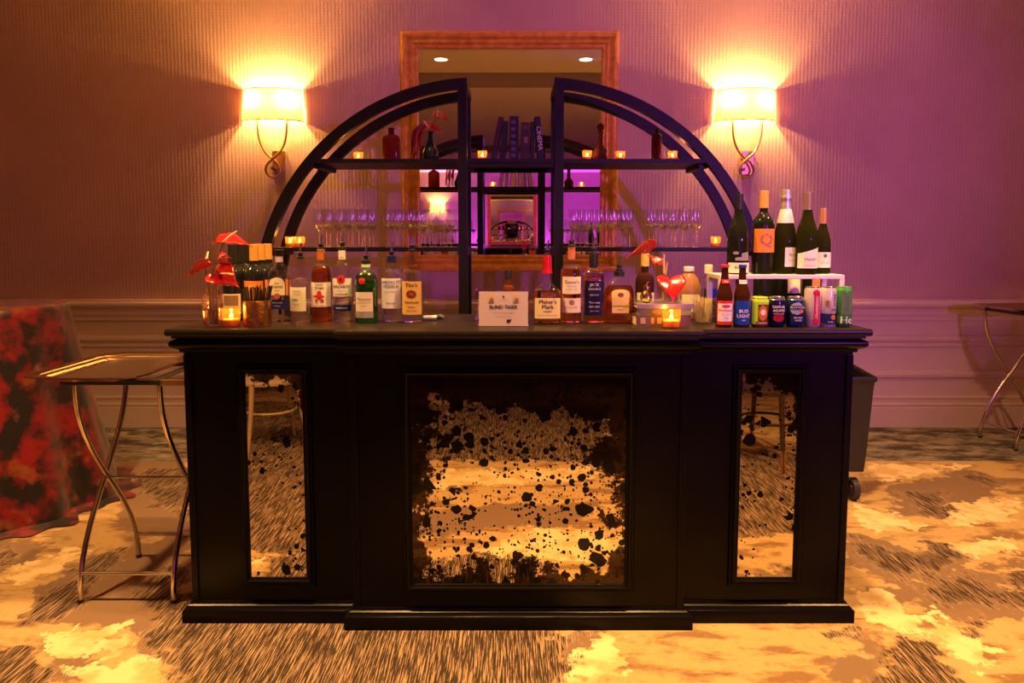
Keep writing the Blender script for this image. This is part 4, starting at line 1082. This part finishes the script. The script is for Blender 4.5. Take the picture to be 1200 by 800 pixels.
tag(bpy.data.objects['anthurium_bud'], 'tall pale upright flower spike in the cylinder vase bunch', 'flower')
MB().tube([(0, 0, 0), (.003, 0, .03), (.006, 0, .05)], [.003, .0035, .0012], 8).build('anthurium_bud', mat('spadix_ochre', (.65, .32, .12), .5), None, smooth=True, loc=V(780, 322, 2.67))
tag(bpy.data.objects['anthurium_bud.001'], 'short ochre flower spike in the cylinder vase bunch', 'flower')
# glass of picks
jx, jy = X_at(823, 2.70), 2.70
t = thing('pick_glass', 'short clear tumbler filled with pale wooden picks', 'glass', (jx, jy, TOP))
MB().lathe([(.030, 0), (.033, .003), (.038, .078), (.0365, .078), (.0315, .008), (0, .007)], 24, open_=True).build('tumbler', M_GLASS, t, smooth=True)
for i in range(34):
    a = i * 2.39996; q = math.sqrt((i + .5) / 34); r0 = .022 * q; r1 = .038 * q
    b = Vector((r0 * math.cos(a), r0 * math.sin(a), .0085)); e = Vector((r1 * math.cos(a + .25), r1 * math.sin(a + .25), .084 + .018 * random.random()))
    o = MB().tube([b, e], .0016, 5).build('cocktail_pick', mat('pale_wood', (.78, .62, .34), .5), None, loc=(jx, jy, TOP))
    tag(o, 'pale wooden pick standing in the short tumbler', 'pick', 'wooden picks in the tumbler')

# ------------------------------------------------------------------ things on the upper shelf
Yp = 4.18
bottle('amber_bottle', 'square shouldered red amber glass bottle on the upper shelf', 'bottle', at(459, Yp, Z_MID), [(.045, 0), (.049, .004), (.049, .128), (.046, .140), (.032, .152), (.0165, .156), (.0155, .182), (.017, .183), (.017, .192)], mat('red_amber_glass', (.30, .035, .012), .07, trans=.45, ior=1.2), sq=4, sy=.75)
bottle('slim_bottle', 'slim brown glass bottle on the upper shelf', 'bottle', at(769, Yp, Z_MID), B(.135, .029, .160, .0125, .178), mat('red_brown_glass', (.10, .018, .012), .08, trans=.25, ior=1.2))
bottle('gourd_bottle', 'round bellied embossed dark red bottle with stopper on the upper shelf', 'bottle', at(703.5, Yp - .02, Z_MID), [(.030, 0), (.038, .006), (.044, .030), (.042, .058), (.028, .078), (.0165, .092), (.0140, .150), (.017, .158), (.017, .166), (.013, .170), (.018, .180), (.021, .195), (.016, .208), (.004, .214)], mat('red_brown_glass'))
vx2 = X_at(505, Yp, Z_MID)
t = thing('dark_vase', 'dark green teardrop vase with red flowers on the upper shelf', 'vase', (vx2, Yp, Z_MID))
MB().lathe([(.030, 0), (.036, .004), (.046, .030), (.044, .058), (.028, .098), (.0165, .130), (.0130, .155), (.0155, .170), (.0140, .170), (.0115, .155), (.015, .130), (0, .10)], 24, open_=True).build('glass', mat('bottle_green_glass', (.012, .022, .014), .08, spec=.6), t, smooth=True)
ft = (vx2, Yp, Z_MID + .125)
anthurium('upper red anthurium with pale spadix in the dark vase', ft, V(512, 136, 4.16), .066, .0, .2, .5, (-.05, .0, 1), .05, mid=(.005, 0, .06))
anthurium('lower red anthurium with slanted spadix in the dark vase', (vx2 - .004, Yp, Z_MID + .125), V(503, 150, 4.14), .078, .15, .1, .55, (-.75, .0, .8), .055, mid=(.0, 0, .04))
t = thing('amaranthus', 'drooping dark red amaranthus tassels hanging from the dark vase', 'flower', (vx2 - .006, Yp, Z_MID + .125))
for i in range(16):
    a = random.uniform(-.10, -.03); dy = random.uniform(-.05, .05); drop = random.uniform(.07, .20)
    p = [(0, 0, 0), (-.01, dy * .2, .055), (a * .6, dy * .6, .075 + random.uniform(-.01, .015)), (a, dy, .05), (a - .012, dy, .05 - drop * .5), (a - .012 + random.uniform(-.008, .008), dy, max(-.115, .05 - drop))]
    p = catmull(p, 4)
    MB().tube(p, [.0015 + .006 * max(0, (j / len(p) - .35)) * (1.2 - j / len(p)) * 2.2 for j in range(len(p))], 6).build('tassel', mat('amaranth_red', (.34, .008, .018), .8), t, smooth=True)
# standing books
def book(label, x, w_, h_, d_, tilt, cover, txt=None, tm=None, size=.02, y=4.10):
    t = thing('book', label, 'book', (x, y, Z_MID + .0025), group=None)
    t.rotation_euler = (0, tilt, 0)
    z0 = abs(math.sin(tilt)) * w_ / 2
    t.location.z += z0
    cv = MB().box((-w_ / 2 + .0015, d_ / 2, h_ / 2), (.003, d_, h_)).box((w_ / 2 - .0015, d_ / 2, h_ / 2), (.003, d_, h_)).box((0, .0015, h_ / 2), (w_ - .006, .003, h_)).build('cover', cover, t)
    MB().box((0, d_ / 2 + .0005, h_ / 2), (w_ - .007, d_ - .006, h_ - .006)).build('pages', M_PAGES, t)
    if txt:
        text_on(txt, size, lambda x_, z_: (x_, -.0007, z_ + h_ / 2), tm, cv, rot=-PI / 2)
    return t
M_BK1 = mat('maroon_cloth', (.045, .010, .012), .5); M_BK2 = mat('ink_blue_cloth', (.010, .009, .014), .5); M_BK3 = mat('plum_cloth', (.018, .008, .018), .5)
book('tall maroon book leaning at the candle end of the row', X_at(577.5, 4.10, 1.83), .028, .240, .17, .195, M_BK1)
book('ink blue book leaning beside the tall maroon book', X_at(588.5, 4.10, 1.83), .030, .215, .16, .09, M_BK2)
bk = book('thick plum book with pale printed spine blocks in the row', X_at(602.5, 4.10, 1.83), .052, .242, .18, 0, M_BK3)
for zz in (.028, .062, .096, .134, .172, .210): MB().box((-.004, -.0004, zz), (.024, .0010, .020)).build('spine_block', mat('lavender_ink', (.13, .08, .16), .5), bk.children[0])
bk = book('dark brown book with small picture on the spine in the row', X_at(615.5, 4.10, 1.83), .046, .208, .17, 0, mat('umber_cloth', (.05, .022, .014), .5))
MB().box((.003, -.0004, .112), (.020, .0010, .034)).build('spine_picture', mat('brown_gold_ink', (.30, .15, .09), .5), bk.children[0])
MB().box((0, -.0004, .180), (.036, .0010, .024)).build('spine_block', mat('rust_cloth', (.12, .05, .03), .5), bk.children[0])
book('narrow black book between the brown book and the white lettered one', X_at(624, 4.10, 1.83), .020, .212, .16, 0, M_BK2)
book('black book with white spine lettering leaning at the row end', X_at(634.5, 4.10, 1.83), .032, .240, .17, -.10, mat('black_cloth', (.012, .010, .014), .45), 'CINEMA', M_PAPER, .036)

# ------------------------------------------------------------------ tray stands
def tray_stand(label, loc, rz, h=.875):
    t = thing('tray_stand', label, 'tray stand', loc, rz)
    for hx, dy in ((.180, .20), (.160, -.20)):
        # one frame: two S curved legs, a top rail and a low stretcher
        s_ = 1 if dy > 0 else -1
        pts = []
        for k in range(17):
            q = k / 16; z = h - .02 - q * (h - .026)
            y = dy * math.cos(PI * min(1, max(0, (q - .03) / .94)))
            pts.append((0, y, z))
        for sx in (-1, 1):
            MB().tube([(sx * hx, p[1], p[2]) for p in pts], .0105, 10).build('leg', M_CHROME, t, smooth=True)
            MB().lathe([(0, 0), (.012, 0), (.013, .014), (0, .015)], 10, (sx * hx, -dy, 0), open_=True).build('foot', M_BLACKPL, t, smooth=True)
        yb = pts[14][1]
        MB().tube([(-hx, yb, pts[14][2]), (hx, yb, pts[14][2])], .008, 10).build('stretcher', M_CHROME, t, smooth=True)
        box('top_rail', (-.02, dy, h - .010), (.38, .024, .018), M_BLACKPL, t, bevel=.002)
        box('rail_end', (.215, dy, h - .011), (.09, .030, .022), M_BRASS, t, bevel=.002)
    MB().tube([(-.185, 0, pts[8][2]), (.185, 0, pts[8][2])], .005, 8).build('pivot_rod', M_CHROME, t, smooth=True)
    for xx in (-.14, 0, .14):
        box('strap', (xx, 0, h - .004), (.045, .40, .003), M_BLACKPL, t)
    return t
def tray(label, loc, rz, wx=.49, wy=.62):
    t = thing('serving_tray', label, 'tray', loc, rz)
    def rr(w_, d_, r, n=6):
        out = []
        for cx_, cy_, a0 in ((w_ / 2 - r, d_ / 2 - r, 0), (-w_ / 2 + r, d_ / 2 - r, PI / 2), (-w_ / 2 + r, -d_ / 2 + r, PI), (w_ / 2 - r, -d_ / 2 + r, 1.5 * PI)):
            for k in range(n + 1):
                a = a0 + PI / 2 * k / n; out.append((cx_ + r * math.cos(a), cy_ + r * math.sin(a)))
        return out
    secs = [(0.080, .002, .06), (.062, .004, .07), (.052, .014, .076), (.046, .014, .08), (.038, .016, .08), (.032, .021, .085), (.026, .020, .09), (.012, .024, .095), (.004, .027, .10), (0, .026, .10), (0, .022, .10), (.05, .008, .075), (.064, 0, .07)]
    mb = MB(); vs = []; fs = []
    for off, z, r in secs:
        vs += [(x, y, z) for x, y in rr(wx - 2 * off, wy - 2 * off, r)]
    n = 28
    for i in range(len(secs) - 1):
        for k in range(n): fs.append((i * n + k, i * n + (k + 1) % n, (i + 1) * n + (k + 1) % n, (i + 1) * n + k))
    fs.append(tuple(range((len(secs) - 1) * n, len(secs) * n)))
    mb.add(vs, fs).build('rim', M_TRAY, t, smooth=True)
    MB().add([(x, y, .002) for x, y in rr(wx - .16, wy - .16, .06)], [tuple(range(28))]).build('tray_bed', mat('engraved_steel', (.46, .37, .29), .30, metal=1), t)
    return t
tray_stand('folding chromed tray stand between the red clothed table and the bar', (-1.49, 2.90, 0), 0)
tray('rectangular silver tray on the stand beside the flowers end of the bar', (-1.583, 2.90, .875), 0, .455)
tray_stand('folding chromed tray stand against the wall beyond the black bin', (3.52, 4.88, 0), PI / 2 + .10, h=.92)
tray('silver tray on the stand against the wall', (3.52, 4.88, .92), PI / 2 + .10, .46, .60)

# ------------------------------------------------------------------ red clothed high table
def cloth_mat():
    m, g = new_mat('floral_satin')
    co = g.coord()
    n1 = g.noise(co, 7.5, 4, .6); n2 = g.noise(g.mapping(co, (1, 1, 1), (0, 0, 0), (5, 3, 1)), 7, 3, .6)
    c = g.mix(g.step(n1, .45, .60), (.010, .006, .008), (.20, .006, .010))
    c = g.mix(g.step(n2, .58, .70), c, (.20, .07, .018))
    g.link(c, g.b.inputs['Base Color']); g.b.inputs['Roughness'].default_value = .34; g.b.inputs['Sheen Weight'].default_value = .2
    return m
M_CLOTH = cloth_mat()
def clothed_table(label_t, label_c, loc, rz=0.0, src=None):
    if src is None:
        t = thing('cocktail_table', label_t, 'table', loc, rz, group='high cocktail tables')
        MB().lathe([(0, 1.035), (.375, 1.035), (.38, 1.045), (.375, 1.055), (0, 1.055)], 36, open_=True).build('table_top', M_BLACKPL, t, smooth=True)
        MB().lathe([(.035, .03), (.035, 1.035)], 16).build('pole', M_BLACKPL, t, smooth=True)
        MB().lathe([(0, 0), (.26, 0), (.26, .015), (.05, .035), (0, .035)], 28, open_=True).build('base', M_BLACKPL, t, smooth=True)
        n = 128; mb = MB(); vs = []; fs = []
        lv = [(.10, 1.0595), (.24, 1.0595), (.36, 1.0595), (.383, 1.056), (.392, 1.045), (.398, 1.01)] + [(.40 + .19 * q, 1.0 - .985 * q) for q in (.06, .15, .3, .45, .6, .75, .88, .96, 1.0)] + [(.68, .006)]
        for i, (r, z) in enumerate(lv):
            q = max(0, (1.04 - z) / 1.04)
            for k in range(n):
                a = 2 * PI * k / n
                fold = math.sin(a * 9 + .6) * .5 + math.sin(a * 14 + 2) * .3 + math.sin(a * 5) * .3
                rr = r + q * .055 * fold + (.03 * math.sin(a * 23) if i == len(lv) - 1 else 0)
                vs.append((rr * math.cos(a), rr * math.sin(a), z))
        for i in range(len(lv) - 1):
            for k in range(n): fs.append((i * n + k, i * n + (k + 1) % n, (i + 1) * n + (k + 1) % n, (i + 1) * n + k))
        fs.append(tuple(range(n)))
        c = mb.add(vs, fs).build('tablecloth', M_CLOTH, None, smooth=True, loc=loc)
        tag(c, label_c, 'tablecloth', 'red floral tablecloths')
    else:
        t = clone(src[0], loc, rz, label_t); c = src[1].copy(); COL.objects.link(c); c.location = loc; c.rotation_euler = (0, 0, rz); c['label'] = label_c
    return t, c
tb = clothed_table('round high table under the red floral cloth beside the tray stand', 'glossy red and black floral cloth draped to the floor beside the tray stand', (-2.79, 3.80, 0))
clothed_table('round high table standing in the open room facing the bar', 'red and black floral cloth on the high table in the open room', (-1.3, -3.6, 0), 1.0, tb)
clothed_table('round high table near the far uplights', 'red and black floral cloth on the high table near the far uplights', (1.9, -5.2, 0), 2.0, tb)

# ------------------------------------------------------------------ wheeled bin
t = thing('wheeled_bin', 'black plastic wheeled bin tucked behind the bar end', 'bin', (1.665, 4.06, 0))
mb = MB(); wx, wy = .46, .66
secs = [(.90, .165), (.93, .30), (.985, .62), (1.0, .66), (1.03, .662), (1.03, .685), (.97, .685), (.955, .66), (.87, .20)]
vs = []; fs = []
for k_, z in secs:
    for a, b in ((-1, -1), (1, -1), (1, 1), (-1, 1)):
        zz = z + (.06 * (b > 0) if z > .6 else 0)
        vs.append((a * wx / 2 * k_, b * wy / 2 * k_, zz))
for i in range(len(secs) - 1):
    for k in range(4): fs.append((i * 4 + k, i * 4 + (k + 1) % 4, (i + 1) * 4 + (k + 1) % 4, (i + 1) * 4 + k))
fs += [(3, 2, 1, 0), tuple(range(len(vs) - 4, len(vs)))]
mb.add(vs, fs).build('tub', mat('bin_plastic', (.016, .014, .014), .38), t, bevel=.008, smooth=True)
for sx in (-1, 1):
    for sy in (-1, 1):
        x, y = sx * .17, sy * .25
        w_ = MB().tube([(x - .016, y, .062), (x + .016, y, .062)], .062, 20).build('wheel', mat('wheel_rubber', (.02, .018, .018), .5), t, smooth=True)
        MB().tube([(x - .019, y, .062), (x + .019, y, .062)], .026, 16).build('hub', M_CHROME, w_, smooth=True)
        box('caster_fork', (x, y + .02, .14), (.05, .05, .06), M_CHROME, t)

# ------------------------------------------------------------------ chairs seen in the bar's mirror panels
def cafe_chair(label, loc, rz, wood, tip=None):
    t = thing('cafe_chair', label, 'chair', loc, rz)
    MB().lathe([(0, .445), (.19, .445), (.205, .452), (.205, .468), (.19, .474), (0, .470)], 32, open_=True).build('seat', wood, t, smooth=True)
    for sx in (-1, 1):
        for sy in (-1, 1):
            p = catmull([(sx * .15, sy * .15, .45), (sx * .165, sy * .165, .25), (sx * .20, sy * .205, 0.0)], 5)
            l = MB().tube(p, [.018 - .006 * i / (len(p) - 1) for i in range(len(p))], 10).build('leg', wood, t, smooth=True)
            if tip: MB().tube([Vector(p[-1]).lerp(Vector(p[-4]), .9), p[-1]], .0145, 10).build('ferrule', tip, l, smooth=True)
    MB().tube([(.165 * math.cos(2 * PI * k / 24), .165 * math.sin(2 * PI * k / 24), .26) for k in range(25)], .009, 8).build('stretcher_ring', wood, t, smooth=True)
    for w_, hh in ((.19, .42), (.11, .32)):
        p = catmull([(-w_, .16, .46), (-w_ * 1.03, .19, .46 + hh * .6), (-w_ * .7, .21, .46 + hh * .94), (0, .215, .46 + hh), (w_ * .7, .21, .46 + hh * .94), (w_ * 1.03, .19, .46 + hh * .6), (w_, .16, .46)], 6)
        MB().tube(p, .0125 if w_ > .15 else .009, 10).build('back_hoop', wood, t, smooth=True)
    return t
cafe_chair('pale bentwood cafe chair mirrored in the narrow panel at the flowers end', (-1.62, .35, 0), 2.6, mat('pale_bentwood', (.42, .30, .20), .4))
cafe_chair('dark bentwood chair with brass tipped legs mirrored in the narrow panel', (1.62, .62, 0), -2.4, mat('dark_bentwood', (.035, .020, .016), .4), mat('polished_brass', (.85, .55, .18), .2, metal=1))

# ------------------------------------------------------------------ far end of the room: violet uplights and a service bar
for i, xx in enumerate((-1.25, 1.25, 3.0)):
    t = thing('uplight', 'small black uplight can on the floor at the far wall', 'light', (xx, FAR_Y + .35, 0), group='violet uplights along the far wall')
    MB().lathe([(0, 0), (.09, 0), (.09, .19), (.08, .20), (.075, .17), (0, .17)], 20, open_=True).build('housing', M_BLACKPL, t, smooth=True)
    MB().lathe([(0, .172), (.074, .172)], 20, open_=True).build('lens', mat('violet_lens', (.3, .1, .9), .3, emit=(.45, .05, 1), estr=6), t)
    lamp('SPOT', 'far_wall_uplight_offscreen', (xx, FAR_Y + .35, .21), (.55, .06, 1.0), 700, (xx, FAR_Y + .7, 3.4), spot_size=math.radians(80), spot_blend=.8, shadow_soft_size=.06)
t = thing('service_bar', 'long black service bar against the far wall', 'bar', (0, FAR_Y + 1.6, 0))
box('body', (0, 0, .53), (2.6, .6, 1.06), M_BLACK, t, bevel=.01)
box('counter', (0, 0, 1.08), (2.75, .72, .04), M_BLACKTOP, t, bevel=.005)
